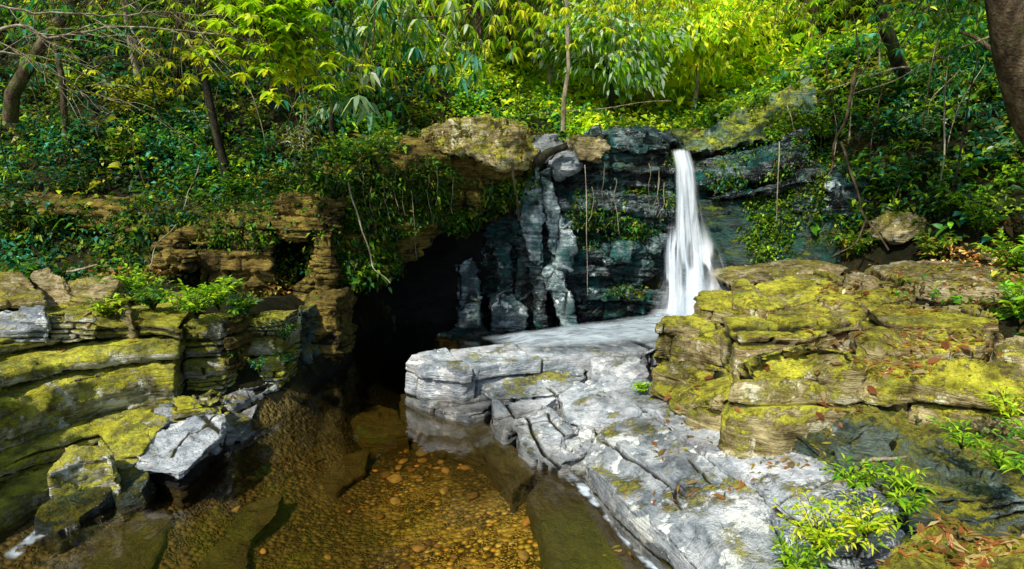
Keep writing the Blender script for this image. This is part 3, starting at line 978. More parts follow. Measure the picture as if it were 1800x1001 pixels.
def bed(pts_top, z0, drop, inset, back, mat, label, seed, **kw):
    """one thick rounded bed of the left ledge. pts_top: (u,v) of its upper front edge at height z0"""
    F = [pz(u, v, z0) for u, v in pts_top]
    n = len(F)
    verts, faces = [], []
    prof = [(back, .0), (.10, 0.0), (-.01, -.05), (-.06, -.35), (-.05, -.65), (.02, -.95), (.10, -1.0), (back, -1.0)]
    for p in F:
        for dy, dz in prof:
            verts.append(Vector((p.x - dy * .35, p.y + dy - inset, z0 + dz * drop)))
    k = len(prof)
    for i in range(n - 1):
        for j in range(k):
            a, b = i * k + j, i * k + (j + 1) % k
            faces.append((a, b, b + k, a + k))
    faces += [tuple(range(k)), tuple(range((n - 1) * k, n * k))]
    V, Nn, fl = remesh(verts, faces, .024, 4)
    o = finish_rock("rock_bed", V, Nn, fl, mat, seed, **kw)
    return tag(o, label, "rock")


bed([(-160, 640), (0, 592), (70, 580), (160, 567), (250, 563), (318, 570)], 1.12, .17, .0, 1.6, M_MOSSL, "topmost rounded bed of the left ledge with a pale worn brow", 3, **LB)
bed([(-160, 720), (0, 650), (120, 622), (220, 608), (319, 604)], .94, .16, .05, 1.5, M_MOSSL, "second bed of the left ledge, a long mossy roll with a dark undercut", 6, **LB)
bed([(-160, 790), (0, 700), (80, 672), (180, 645), (260, 635), (320, 632)], .77, .50, .12, 1.5, M_MOSSL, "thick bulging yellow-green bed, the biggest of the left ledge", 9, **LB)
bed([(-200, 900), (0, 812), (80, 775), (150, 745), (250, 728), (300, 715)], .34, .26, .04, 1.3, M_MOSSL, "lower wavy bed of the left ledge, dark with moss streaks", 13, **LB)
bed([(-200, 1000), (0, 905), (60, 868), (130, 832), (215, 800)], .12, .5, .0, 1.2, M_MOSSL, "lowest dark bed of the left ledge, meeting the water", 15, **LB)
LS = dict(amp=.025, facet=.35, relief=dict(spacing=.6, width=.012, depth=.03, strata_th=.08, strata_d=.03, step=.010, ang=.9, plate=.05, warp=.3), wetz=.09)
rock_top("boulder", [(85, 832, .36), (100, 805, .42), (130, 786, .46), (170, 782, .46), (205, 800, .42), (190, 815, .34), (140, 825, .32)], -.2, M_MOSSL,
         "white-topped rounded boulder low on the left bank", voxel=.02, seed=101, amp=.04, facet=.5, moss=.12)
rock_top("boulder", [(60, 905, 0.140), (90, 860, 0.182), (140, 830, 0.210), (200, 815, 0.210), (205, 850, 0.140), (175, 885, 0.084), (100, 935, 0.042)], -.5, M_TEAL,
         "teal-black wet boulder with trickling water at the left edge of the pool", voxel=.02, seed=103, amp=.04, facet=.5, wetz=.12)
rock_top("rock_slab", [(240, 806, .27), (262, 775, .30), (300, 745, .34), (350, 730, .36), (395, 728, .36), (388, 765, .30), (330, 822, .22), (312, 828, .22)], .13, M_PALE,
         "pale flat-topped slab with a lengthwise groove, overhanging black shade", voxel=.018, seed=107, cracks=[dict(p=[(300, 800, .27), (330, 765, .3), (380, 730, .36)], w=.014, d=.05)], **LS)
rock_top("rock_block", [(246, 808, .16), (300, 760, .16), (388, 745, .18), (384, 770, .16), (330, 826, .14), (312, 832, .14)], -.4, M_CAVE,  # black filler where there is only shade beneath the slab
         "black undercut block carrying the grooved pale slab", voxel=.025, seed=108, amp=.03, facet=.5)
rock_top("rock_slab", [(388, 745, 0.165), (400, 712, 0.187), (440, 682, 0.204), (462, 688, 0.187), (445, 735, 0.132), (425, 762, 0.088), (395, 762, 0.110)], -.4, M_PALE,
         "wet-sided pale slab stepping down to the pool", voxel=.02, seed=109, **LS)
rock_top("rock_slab", [(252, 730, 0.360), (290, 708, 0.390), (360, 698, 0.390), (385, 708, 0.360), (370, 725, 0.330), (290, 745, 0.315)], .0, M_GREY,
         "small grey flagstone above the grooved slab", voxel=.02, seed=113, **LS)
rock_top("rock_slab", [(390, 700, 0.308), (420, 682, 0.336), (470, 668, 0.322), (490, 672, 0.266), (462, 692, 0.224), (410, 712, 0.238)], -.2, M_GREY,
         "narrow grey slab at the foot of the stacked blocks", voxel=.02, seed=117, **LS)
rock_top("rock_slab", [(455, 690, 0.130), (480, 670, 0.150), (510, 652, 0.150), (525, 655, 0.120), (500, 680, 0.070), (470, 712, 0.050)], -.5, M_GREY,
         "wet stone ridge dropping into the pool beside the stacked blocks", voxel=.02, seed=118, **LS)
rock_top("rock_slab", [(170, 760, .34), (215, 732, .40), (262, 722, .42), (300, 735, .38), (268, 772, .31), (250, 800, .28), (205, 806, .27)], -.2, M_MOSSL,
         "mossy step joining the bulging bed to the grooved pale slab", voxel=.02, seed=114, moss=.1, **LS)
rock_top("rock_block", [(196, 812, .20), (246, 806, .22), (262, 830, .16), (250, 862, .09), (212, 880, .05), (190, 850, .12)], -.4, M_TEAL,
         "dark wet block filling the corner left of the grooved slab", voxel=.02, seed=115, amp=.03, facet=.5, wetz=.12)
rock_top("rock_slab", [(300, 700, .50), (322, 690, .54), (385, 688, .54), (395, 700, .46), (370, 712, .44), (310, 722, .42)], .1, M_MOSSL,
         "mossy flagstone tucked under the end of the bulging bed", voxel=.02, seed=116, moss=.1, **LS)

# stacked blocks right of the ledge
SB = dict(amp=.022, facet=.4, relief=dict(spacing=.5, width=.010, depth=.02, strata_th=.06, strata_d=.02, step=.010))
k = 0
words = [["top", "second", "third", "lowest"], ["highest", "upper middle", "lower middle", "bottom"], ["uppermost", "second", "third", "bottom"]]
cols3 = [([(322, 571), (392, 566)], "stacked blocks beside the rounded ledge", 6.15), ([(396, 566), (418, 564)], "narrow golden column", 6.35),
         ([(426, 564), (500, 559)], "stacked blocks behind the golden column", 6.7)]
for ci, (e, wh, yy) in enumerate(cols3):
    (u0, v0), (u1, v1) = e
    vs = [0, 32, 66, 98, 138] if ci != 1 else [0, 26, 62, 96, 132]
    for j in range(4):
        ins = (.0, .05, .0, -.08)[j] if ci != 1 else -.06
        jt = ((j * 37 + ci * 11) % 7 - 3) * 1.2
        a, b = vs[j] + 1, vs[j + 1] - 2
        rock_front("rock_block", [(u0, v0 + a, yy + ins), (u1 + jt, v1 + a, yy + ins + .15), (u1 + jt, v1 + b, yy + ins + .12), (u0, v0 + b, yy + ins)], .55,
                   (M_MOSSL, M_GOLD, M_MOSSL)[ci] if j < 3 else M_MOSSL, f"{words[ci][j]} block of the {wh}", voxel=.02, seed=120 + ci * 7 + j, bulge=.05,
                   moss=.2, **SB)
# boulders on the shelf
rock_top("boulder", [(-60, 500, 1.42), (0, 480, 1.46), (40, 478, 1.46), (78, 522, 1.30), (0, 530, 1.30), (-60, 530, 1.30)], 1.18, M_TAN, "smooth olive-grey boulder at the back of the left shelf", voxel=.025, seed=141, amp=.03, facet=.5)
rock_top("boulder", [(55, 480, 1.44), (85, 472, 1.48), (115, 490, 1.40), (128, 525, 1.20), (95, 530, 1.14), (70, 510, 1.26)], .9, M_TAN, "tilted ochre boulder next to the smooth grey one", voxel=.025, seed=143, amp=.03, facet=.5)
rock_top("rock_slab", [(-80, 548, 1.30), (0, 542, 1.34), (78, 540, 1.34), (80, 560, 1.26), (0, 566, 1.24), (-80, 575, 1.22)], 1.0, M_GREY, "grey slab lying on the left shelf under the two boulders", voxel=.025, seed=145, **SB)
rock_top("rock_block", [(82, 545, 1.28), (140, 538, 1.32), (165, 545, 1.30), (160, 565, 1.20), (84, 566, 1.2)], 1.0, M_MOSSL, "short mossy block at the end of the grey shelf slab", voxel=.025, seed=147, **SB)
rock_top("rock_slab", [(118, 495, 1.36), (180, 484, 1.4), (212, 492, 1.38), (195, 520, 1.26), (130, 520, 1.24)], 1.0, M_TAN, "flat mossy tan rock behind the shelf plants", voxel=.025, seed=149, **SB)
rock_top("boulder", [(185, 520, 1.34), (205, 505, 1.38), (222, 525, 1.28), (232, 560, 1.16), (205, 560, 1.1)], .9, M_TAN, "small leaning boulder half hidden by the shelf plants", voxel=.02, seed=151, amp=.02)

# ================================================================== cliffs
def U_(u, y):
    return (u - 900) / FPX * y / CP * 1.0


cliff("cliff", [(-11, 9.3, .9, 2.35), (-7.0, 9.35, .9, 2.2), (-5.2, 9.25, .9, 2.1), (-4.2, 9.1, .85, 2.05), (-3.75, 9.0, .8, 2.05)], M_GOLD,
      "layered golden-brown rock wall behind the left shelf, half buried in plants", seed=2, amp=.16, th=.17, sp=.7, step=.14, gap=.07, res=.04)
cliff("cliff", [(-4.35, 8.62, .6, 2.0), (-3.9, 8.56, .6, 2.02), (-3.27, 8.5, .6, 2.02)], M_GOLD,
      "squarish golden cliff panel with dark joints left of the black niche", seed=4, amp=.07, th=.22, sp=.42, step=.06, gap=.07, res=.03, back=1.2)
rock_front("rock_bed", [(265, 462, 8.35), (300, 447, 8.3), (340, 440, 8.3), (345, 462, 8.3), (330, 470, 8.35), (290, 476, 8.35)], .8, M_GOLD,
           "protruding golden ledge left of the cliff panel", voxel=.03, seed=5, amp=.05, relief=dict(spacing=.5, strata_th=.06, strata_d=.05, step=.03))
rock_front("rock_bed", [(268, 432, 8.5), (300, 408, 8.5), (350, 402, 8.5), (352, 430, 8.5), (320, 438, 8.5), (280, 446, 8.5)], .8, M_GOLD,
           "second golden ledge just above the protruding one", voxel=.03, seed=7, amp=.05, relief=dict(spacing=.5, strata_th=.06, strata_d=.05, step=.03))
cliff("cliff", [(-3.5, 9.5, .6, 2.0), (-2.95, 9.55, .6, 2.0), (-2.6, 9.5, .6, 2.0)], M_CAVE, "niche back coloured black as its shade, between the golden panel and the corner column", seed=6, amp=.05, res=.06)
rock_front("rock_bed", [(472, 352, 8.5), (520, 348, 8.5), (560, 350, 8.45), (594, 356, 8.4), (594, 412, 8.4), (545, 418, 8.4), (484, 424, 8.4)], .9, M_GOLD,
           "overhanging brow of thin golden layers above the black niche", voxel=.026, seed=8, amp=.05, relief=dict(spacing=.5, strata_th=.05, strata_d=.05, step=.035))
rock_front("rock_block", [(556, 408, 8.45), (583, 408, 8.35), (583, 500, 8.35), (566, 522, 8.4), (530, 534, 8.5), (512, 512, 8.6), (545, 470, 8.6)], .7, M_GOLD,
           "hanging golden corner column with a rounded foot", voxel=.026, seed=9, amp=.05, relief=dict(spacing=.5, strata_th=.09, strata_d=.04, step=.02))
rock_front("rock_block", [(538, 532, 8.1), (592, 524, 7.95), (595, 650, 7.95), (560, 656, 7.9), (535, 650, 8.0), (530, 590, 8.1)], .8, M_GOLD,
           "pale-edged square pier standing in the water beside the cave", voxel=.024, seed=10, amp=.03, moss=-.15, relief=dict(spacing=.45, strata_th=.14, strata_d=.03, step=.02, width=.014), wetz=.1)
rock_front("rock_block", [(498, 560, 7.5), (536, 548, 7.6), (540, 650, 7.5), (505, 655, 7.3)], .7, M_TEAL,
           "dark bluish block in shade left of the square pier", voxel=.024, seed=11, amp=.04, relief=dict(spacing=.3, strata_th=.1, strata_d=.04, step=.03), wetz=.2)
cliff("overhang", [(-2.85, 8.75, 1.05, 2.75), (-2.35, 8.75, 1.1, 2.85), (-1.9, 9.0, 1.12, 2.95), (-1.3, 9.5, 1.25, 3.0), (-.9, 10.0, 1.7, 3.05), (-.2, 10.15, 2.1, 3.05), (.35, 10.2, 2.2, 3.05)], M_GOLD,
      "dark overhang hung with creepers above the cave mouth", cat="overhang", seed=12, amp=.15, th=.2, sp=.6, step=.12, back=2.2, res=.045)
cliff("cave_shade_rock", [(-4.0, 9.6, -1, 1.7), (-2.6, 10.5, -1, 2.3), (-1.4, 10.7, -1, 2.9), (-.5, 10.7, -1, 2.9)], M_CAVE, "back wall of the cave, its shade put in as black", cat="rock", seed=14, amp=.12, res=.08)
rock_front("cave_shade_rock", [(480, 500, 9.6), (600, 500, 9.7), (590, 660, 9.7), (480, 660, 9.6)], .4, M_CAVE, "black side wall of the cave behind the square pier", cat="rock", voxel=.06, seed=15, amp=.04)
cliff("cliff", [(-.75, 11.1, -.8, 2.7), (-.2, 10.75, -.8, 2.7), (.3, 10.35, -.8, 2.7)], M_DARK, "deep teal recess wall under the overhang", seed=16, amp=.2, th=.24, sp=.4, step=.16, gap=.08, res=.045, vertical=.4, wetz=.2)
cliff("cliff", [(.1, 10.35, -.8, 2.6), (.7, 10.15, -.8, 2.75), (1.4, 10.05, -.5, 2.95), (2.1, 9.95, -.3, 2.98), (2.6, 10.05, .1, 2.9)], M_DARK,
      "stepped black wet cliff left of the waterfall", seed=18, amp=.20, th=.15, sp=.5, step=.20, gap=.06, res=.032, back=1.2, wetz=.3)
cliff("cliff", [(2.45, 10.25, 0, 2.84), (2.9, 10.3, 0, 2.78), (3.3, 10.2, .2, 2.85), (3.9, 9.9, .5, 2.98), (4.5, 9.45, .7, 2.75), (5.2, 8.9, 1.0, 2.5)], M_DARK,
      "dark mossy wall behind and right of the waterfall", seed=20, amp=.16, th=.34, sp=.9, step=.10, gap=.04, res=.04, back=1.0, wetz=.2)
PL = dict(amp=.045, facet=.7, relief=dict(spacing=.35, width=.014, depth=.06, strata_th=.55, strata_d=.03, step=.025, ang=.0), wetz=.1)
for px, lab, s in [
    ([(915, 330, 9.95), (945, 300, 9.95), (958, 345, 9.9), (952, 400, 9.85), (958, 462, 9.75), (940, 468, 9.75), (926, 420, 9.85), (912, 372, 9.9)], "broad whitish leaning pillar at the edge of the recess", 22),
    ([(948, 305, 9.95), (968, 298, 9.95), (985, 360, 9.85), (1000, 420, 9.75), (985, 470, 9.65), (966, 440, 9.75), (955, 370, 9.9)], "dark-streaked pillar leaning beside the whitish one", 24),
    ([(985, 400, 9.75), (1005, 390, 9.75), (1012, 440, 9.65), (1000, 475, 9.6), (975, 480, 9.62)], "bulging grey knob on the cliff between the pillars", 26),
    ([(960, 480, 9.7), (985, 470, 9.6), (1005, 520, 9.5), (1018, 575, 9.42), (990, 585, 9.42), (975, 540, 9.55)], "fluted pillar foot standing at the edge of the dark pool", 28),
    ([(930, 470, 9.85), (955, 465, 9.8), (965, 530, 9.7), (968, 585, 9.6), (940, 588, 9.65)], "slim dark pillar foot left of the fluted one", 30),
    ([(1140, 418, 9.75), (1172, 410, 9.75), (1180, 425, 9.75), (1165, 450, 9.75), (1142, 448, 9.75)], "small pale wet block jutting out beside the falling water", 32),
    ([(1060, 440, 9.8), (1090, 428, 9.75), (1115, 435, 9.75), (1105, 460, 9.75), (1065, 465, 9.8)], "rounded brown bulge halfway up the black cliff", 34),
    ([(870, 430, 10.25), (890, 425, 10.2), (905, 500, 10.1), (880, 505, 10.1)], "greenish rib of rock inside the recess", 36),
    ([(800, 470, 10.6), (830, 450, 10.6), (845, 500, 10.4), (850, 585, 10.2), (800, 588, 10.3)], "blue-green rib at the dark end of the recess", 38),
    ([(860, 530, 10.1), (900, 520, 10.0), (930, 545, 9.9), (925, 588, 9.85), (865, 588, 9.95)], "wet block at the waterline inside the recess", 39)]:
    rock_front("rock_pillar" if "pillar" in lab or "rib" in lab else "rock_block", px, .5, M_PILL if s in (22, 24, 26, 32, 28, 38, 39) else M_DARK, lab, voxel=.025, seed=s, **PL)
BR = dict(amp=.07, facet=1.1)
for px, th, mat, lab, s in [
    ([(935, 262, 10.1), (945, 242, 10.1), (975, 240, 10.1), (990, 258, 10.05), (960, 282, 10.0), (940, 285, 10.05)], .7, M_PALE, "pale square rock on the cliff brow behind the black log", 151),
    ([(1000, 245, 10.1), (1020, 232, 10.1), (1055, 236, 10.1), (1078, 258, 10.0), (1060, 280, 9.9), (1020, 285, 9.9), (1000, 270, 10.0)], .8, M_TAN, "rounded tan boulder on the brow right of the black log", 153),
    ([(968, 290, 9.95), (985, 268, 9.95), (1015, 272, 9.9), (1018, 292, 9.85), (985, 308, 9.85)], .6, M_PALE, "light chunk of rock under the black log's upper end", 155),
    ([(1075, 240, 10.2), (1110, 232, 10.2), (1165, 245, 10.1), (1180, 262, 10.0), (1130, 270, 9.95), (1080, 262, 10.0)], .8, M_DARK, "dark wet lip rock just left of the waterfall's crest", 157),
    ([(735, 232, 9.8), (790, 208, 9.85), (850, 204, 9.95), (905, 214, 10.0), (940, 236, 10.0), (950, 270, 9.9), (925, 296, 9.75), (880, 300, 9.65), (830, 276, 9.6), (770, 268, 9.65)], 1.3, M_MOSS, "crumbling brown brow of earth and rock over the recess", 159),
    ([(1040, 232, 10.6), (1100, 226, 10.6), (1180, 238, 10.6), (1230, 246, 10.5), (1180, 252, 10.4), (1080, 244, 10.5)], 1.2, M_PILL, "smooth blue-grey water-worn shelf running to the crest", 161)]:
    rock_front("boulder" if "boulder" in lab else "rock_slab", px, th, mat, lab, voxel=.03, seed=s, **BR)


for px, lab, s_ in [
    ([(1000, 592, .1), (1020, 574, .2), (1060, 568, .24), (1085, 578, .2), (1060, 596, .1)], "wet black stone at the foot of the stepped cliff, left of three", 191),
    ([(1080, 585, .15), (1095, 566, .26), (1130, 560, .3), (1150, 572, .25), (1120, 590, .15)], "glistening black stone in the thin flow below the cliff, middle of three", 193),
    ([(1135, 575, .3), (1145, 556, .42), (1170, 552, .45), (1185, 566, .4), (1160, 580, .3)], "dark rounded stone touching the base of the falling water, right of three", 195),
    ([(930, 600, .0), (950, 588, .12), (985, 584, .14), (1000, 596, .1), (965, 606, .0)], "low black rock breaking the dark pool below the fluted pillar", 197),
    ([(760, 590, -.02), (790, 576, .12), (850, 574, .14), (870, 586, .08), (820, 594, .0)], "flat wet rock at the waterline in the recess", 199)]:
    rock_top("boulder", px, -.6, M_DARK, lab, voxel=.026, seed=s_, amp=.05, facet=.6, wetz=.2)

# broad swept rock surfaces right of the crest
loft("rock_slope", [[(1170, 240, 10.9), (1240, 236, 10.9), (1310, 205, 10.8), (1400, 152, 10.7), (1430, 138, 10.6)],
                    [(1180, 252, 10.5), (1250, 252, 10.4), (1330, 222, 10.3), (1400, 190, 10.2), (1440, 175, 10.2)],
                    [(1225, 275, 10.2), (1275, 268, 10.1), (1345, 246, 10.0), (1410, 222, 9.9), (1450, 212, 9.8)]], M_SLOPE,
     "broad smooth grey-green rock surface sweeping up the right bank from the crest", 171, back=.5, amp=.20, relief=dict(spacing=1.1, strata_th=.22, strata_d=.06, step=.05, tilt=(-.55, 0)))
loft("rock_shelf", [[(1218, 285, 10.15), (1275, 272, 10.0), (1345, 256, 9.8), (1430, 225, 9.6)],
                    [(1222, 318, 9.95), (1280, 312, 9.75), (1345, 300, 9.55), (1425, 270, 9.4)],
                    [(1228, 332, 10.05), (1285, 328, 9.9), (1350, 318, 9.7), (1430, 295, 9.5)]], M_DARK,
     "black wet shelf with white glints right of the crest", 173, back=.5, amp=.08, relief=dict(spacing=.6, strata_th=.10, strata_d=.05, step=.05, tilt=(-.3, 0)))
loft("rock_shelf", [[(1245, 338, 9.95), (1300, 328, 9.75), (1370, 315, 9.5), (1440, 292, 9.3)],
                    [(1250, 350, 9.8), (1305, 345, 9.6), (1375, 330, 9.35), (1440, 310, 9.2)],
                    [(1255, 358, 9.95), (1310, 352, 9.75), (1375, 342, 9.5), (1440, 325, 9.3)]], M_DARK,
     "narrower wet shelf with a pale sheen below the first black one", 175, back=.5, amp=.12, relief=dict(spacing=.5, strata_th=.08, strata_d=.03, step=.03, tilt=(-.3, 0)))
loft("cliff", [[(1210, 352, 10.1), (1260, 352, 10.0), (1330, 350, 9.75), (1400, 335, 9.5), (1460, 318, 9.4)],
               [(1215, 420, 10.0), (1270, 420, 9.85), (1340, 410, 9.6), (1400, 400, 9.3), (1470, 385, 9.0)],
               [(1220, 500, 9.9), (1280, 495, 9.7), (1340, 480, 9.35), (1410, 468, 9.0), (1480, 455, 8.7)]], M_WALL,
     "shadowed moss-streaked wall curving out right of the waterfall", 177, back=.5, amp=.12, relief=dict(spacing=.9, strata_th=.35, strata_d=.03, step=.03, mask=.3))

# ================================================================== falling water
def fall_material():
    N = NT("falling_water")
    uv = N.attr("st", "Vector")
    mp = N.n("Mapping")
    mp.inputs["Scale"].default_value = (5, .45, 1)
    N.t.links.new(uv, mp.inputs[0])
    n = N.noise(mp.outputs[0], 1.6, 6, .62, .25)
    mp2 = N.n("Mapping")
    mp2.inputs["Scale"].default_value = (9, .25, 1)
    N.t.links.new(uv, mp2.inputs[0])
    n2 = N.noise(mp2.outputs[0], 1.3, 4, .6)
    a = N.math('ADD', N.math('MULTIPLY', n, .65), N.math('MULTIPLY', n2, .35))
    edge = N.attr("edge")
    al = N.math('MULTIPLY', N.rng(N.math('ADD', a, N.math('MULTIPLY', edge, .60)), .44, 1.02), N.rng(edge, 0, .75), clamp=True)
    em = N.mix(N.rng(a, .35, .6), (.60, .74, .86), (.93, .96, .98))
    d = N.n("BsdfDiffuse")
    N.set(d.inputs[0], em)
    t2 = N.n("BsdfTranslucent")
    N.set(t2.inputs[0], em)
    m1 = N.n("MixShader")
    m1.inputs[0].default_value = .4
    N.t.links.new(d.outputs[0], m1.inputs[1])
    N.t.links.new(t2.outputs[0], m1.inputs[2])
    tr = N.n("BsdfTransparent")
    m2 = N.n("MixShader")
    N.set(m2.inputs[0], al)
    N.t.links.new(tr.outputs[0], m2.inputs[1])
    N.t.links.new(m1.outputs[0], m2.inputs[2])
    return N.done(m2.outputs[0])


M_FALL = fall_material()
wf = empty("waterfall", py(1215, 560, 9.5))
tag(wf, "white veil of water falling in widening silky strands into the pool", "waterfall")


def veil(name, left, right, seed, bulge=.08, op=1.0, steps=.02, gaps=0.0, fade=3):
    """left/right: lists of (v, u, y) down the two edges"""
    L = np.array(left, float)
    R = np.array(right, float)
    v = np.linspace(L[0, 0], L[-1, 0], 110)
    lu, ly = np.interp(v, L[:, 0], L[:, 1]), np.interp(v, L[:, 0], L[:, 2])
    ru, ry = np.interp(v, R[:, 0], R[:, 1]), np.interp(v, R[:, 0], R[:, 2])
    k = np.ones(9) / 9
    sm = lambda a: np.convolve(np.concatenate([np.full(4, a[0]), a, np.full(4, a[-1])]), k, 'valid')
    lu, ly, ru, ry = sm(lu), sm(ly), sm(ru), sm(ry)
    m = 34
    V, ST, E = [], [], []
    for i in range(len(v)):
        A, B = np.array(py(lu[i], v[i], ly[i])), np.array(py(ru[i], v[i], ry[i]))
        for j in range(m):
            t = j / (m - 1)
            p = A * (1 - t) + B * t
            w = math.sin(PI * t)
            p[1] -= bulge * w
            V.append(p)
            ST.append((t * (1 + .4 * i / len(v)) + seed, i / len(v) * 3.0, seed))
            E.append(op * min(1, w ** .85 * 1.1) * min(1, i / fade + (.25 if fade < 5 else 0)) * min(1, (len(v) - 1 - i) / 8))
    V = np.array(V)
    ST = np.array(ST)
    E = np.array(E)
    g = sstep(-.1, .35, fbm(np.c_[ST[:, 0] * 7, ST[:, 1] * .8, ST[:, 2] * 5], 2, seed + 8))
    E = E * (1 - gaps * g * np.clip(ST[:, 1] / 1.2, 0, 1))
    Q = np.c_[ST[:, 0] * 6, ST[:, 1] * 1.2, ST[:, 2] * 3]
    V[:, 1] -= .03 * fbm(Q, 2, seed)
    V[:, 1] -= steps * np.clip(fbm(np.c_[ST[:, 1] * 3.0, ST[:, 0] * 1.0, Q[:, 2]], 3, seed + 4), -1, 1)
    I = np.arange(len(v) * m).reshape(len(v), m)
    F = np.stack([I[:-1, :-1], I[1:, :-1], I[1:, 1:], I[:-1, 1:]], -1).reshape(-1, 4)
    return link_world(name, V, [F], M_FALL, wf, True, {"st": ST, "edge": np.array(E)})


veil("main_veil", [(262, 1178, 10.0), (290, 1184, 9.85), (350, 1182, 9.75), (420, 1176, 9.6), (480, 1178, 9.5), (566, 1176, 9.3)],
     [(266, 1214, 10.0), (290, 1223, 9.85), (350, 1235, 9.75), (420, 1254, 9.6), (480, 1272, 9.5), (566, 1276, 9.2)], 1, op=.95, gaps=.75)
veil("inner_veil", [(264, 1183, 10.03), (300, 1189, 9.9), (360, 1193, 9.8), (430, 1196, 9.68), (560, 1200, 9.45)],
     [(264, 1211, 10.03), (300, 1218, 9.9), (360, 1225, 9.8), (430, 1238, 9.68), (560, 1252, 9.45)], 2.3, bulge=.05, op=.9, gaps=.45)
veil("lower_apron", [(360, 1196, 9.7), (430, 1176, 9.5), (500, 1168, 9.3), (570, 1158, 9.0)],
     [(360, 1230, 9.7), (430, 1268, 9.5), (495, 1292, 9.3), (570, 1305, 9.1)], 4.1, bulge=.12, op=.8, gaps=.8, fade=45)
veil("side_strands", [(380, 1172, 9.72), (440, 1164, 9.6), (500, 1164, 9.5), (562, 1160, 9.3)],
     [(380, 1196, 9.72), (440, 1200, 9.6), (500, 1206, 9.45), (562, 1212, 9.25)], 5.7, bulge=.05, op=.8, gaps=.9, fade=30)
veil("mist", [(430, 1180, 9.35), (500, 1150, 9.15), (585, 1120, 8.8)], [(430, 1272, 9.35), (500, 1315, 9.15), (585, 1330, 8.9)], 7.7, bulge=.2, op=.60, fade=60)

# thin water sliding over the top of the centre slab
def film_material():
    N = NT("sliding_water")
    P = N.pos(scale=(1.2, 3.2, 1), rot=(0, 0, -.35))
    n = N.noise(P, 2.2, 6, .6, 1.2)
    al = N.math('MULTIPLY', N.rng(n, .30, .62, .25, .92), N.attr("edge"), clamp=True)
    g = N.n("BsdfPrincipled")
    g.inputs["Base Color"].default_value = (.70, .82, .90, 1)
    g.inputs["Roughness"].default_value = .25
    tr = N.n("BsdfTransparent")
    m2 = N.n("MixShader")
    N.set(m2.inputs[0], al)
    N.t.links.new(tr.outputs[0], m2.inputs[1])
    N.t.links.new(g.outputs[0], m2.inputs[2])
    return N.done(m2.outputs[0])


M_FILM = film_material()


def film(name, A, B, label, off=.0, seed=1, patch=0.0):
    """A, B: two rows of (u,v,z): far and near edge of a sheet of running water"""
    n, m = 60, 14
    a = np.array([tuple(pz(*p)) for p in A])
    b = np.array([tuple(pz(*p)) for p in B])
    s = np.linspace(0, 1, n)
    ia = lambda q: np.stack([np.interp(s, np.linspace(0, 1, len(q)), q[:, i]) for i in range(3)], 1)
    a, b = ia(a), ia(b)
    V, E = [], []
    for i in range(n):
        for j in range(m):
            t = j / (m - 1)
            V.append(a[i] * (1 - t) + b[i] * t)
            E.append(min(1, math.sin(PI * t) * 1.6) * min(1, math.sin(PI * s[i]) * 3))
    V = np.array(V)
    E = np.array(E) * (1 - patch * sstep(-.25, .25, fbm(V * 15, 3, seed + 3)))
    V[:, 2] += .015 * fbm(V * 5, 3, seed) + off
    I = np.arange(n * m).reshape(n, m)
    F = np.stack([I[:-1, :-1], I[1:, :-1], I[1:, 1:], I[:-1, 1:]], -1).reshape(-1, 4)
    o = link_world(name, V, [F], M_FILM, None, True, {"edge": np.array(E)})
    return tag(o, kind="structure")


film("running_water", [(1270, 530, .34), (1180, 552, .36), (1080, 566, .40), (990, 578, .40), (920, 588, .28), (840, 598, .03)],
     [(1260, 606, .46), (1200, 606, .50), (1110, 612, .52), (1040, 614, .52), (960, 618, .50), (880, 616, .36)], "", .05)
film("trickle_water", [(985, 832, .02), (1035, 880, .02), (1090, 945, .02), (1150, 1010, .02), (1200, 1060, .02)],
     [(1002, 822, .03), (1052, 868, .03), (1112, 930, .03), (1178, 995, .03), (1235, 1060, .03)], "", -.01, 4, 1.0)
film("trickle_water", [(20, 990, .01), (70, 945, .01), (130, 912, .01), (215, 870, .01)],
     [(0, 975, .02), (60, 930, .02), (120, 898, .02), (205, 860, .02)], "", -.01, 6, 1.0)
film("foam_water", [(1150, 540, .25), (1200, 535, .3), (1250, 525, .3), (1290, 520, .3)],
     [(1130, 572, .38), (1190, 580, .42), (1240, 575, .42), (1285, 560, .42)], "", .05, 8)

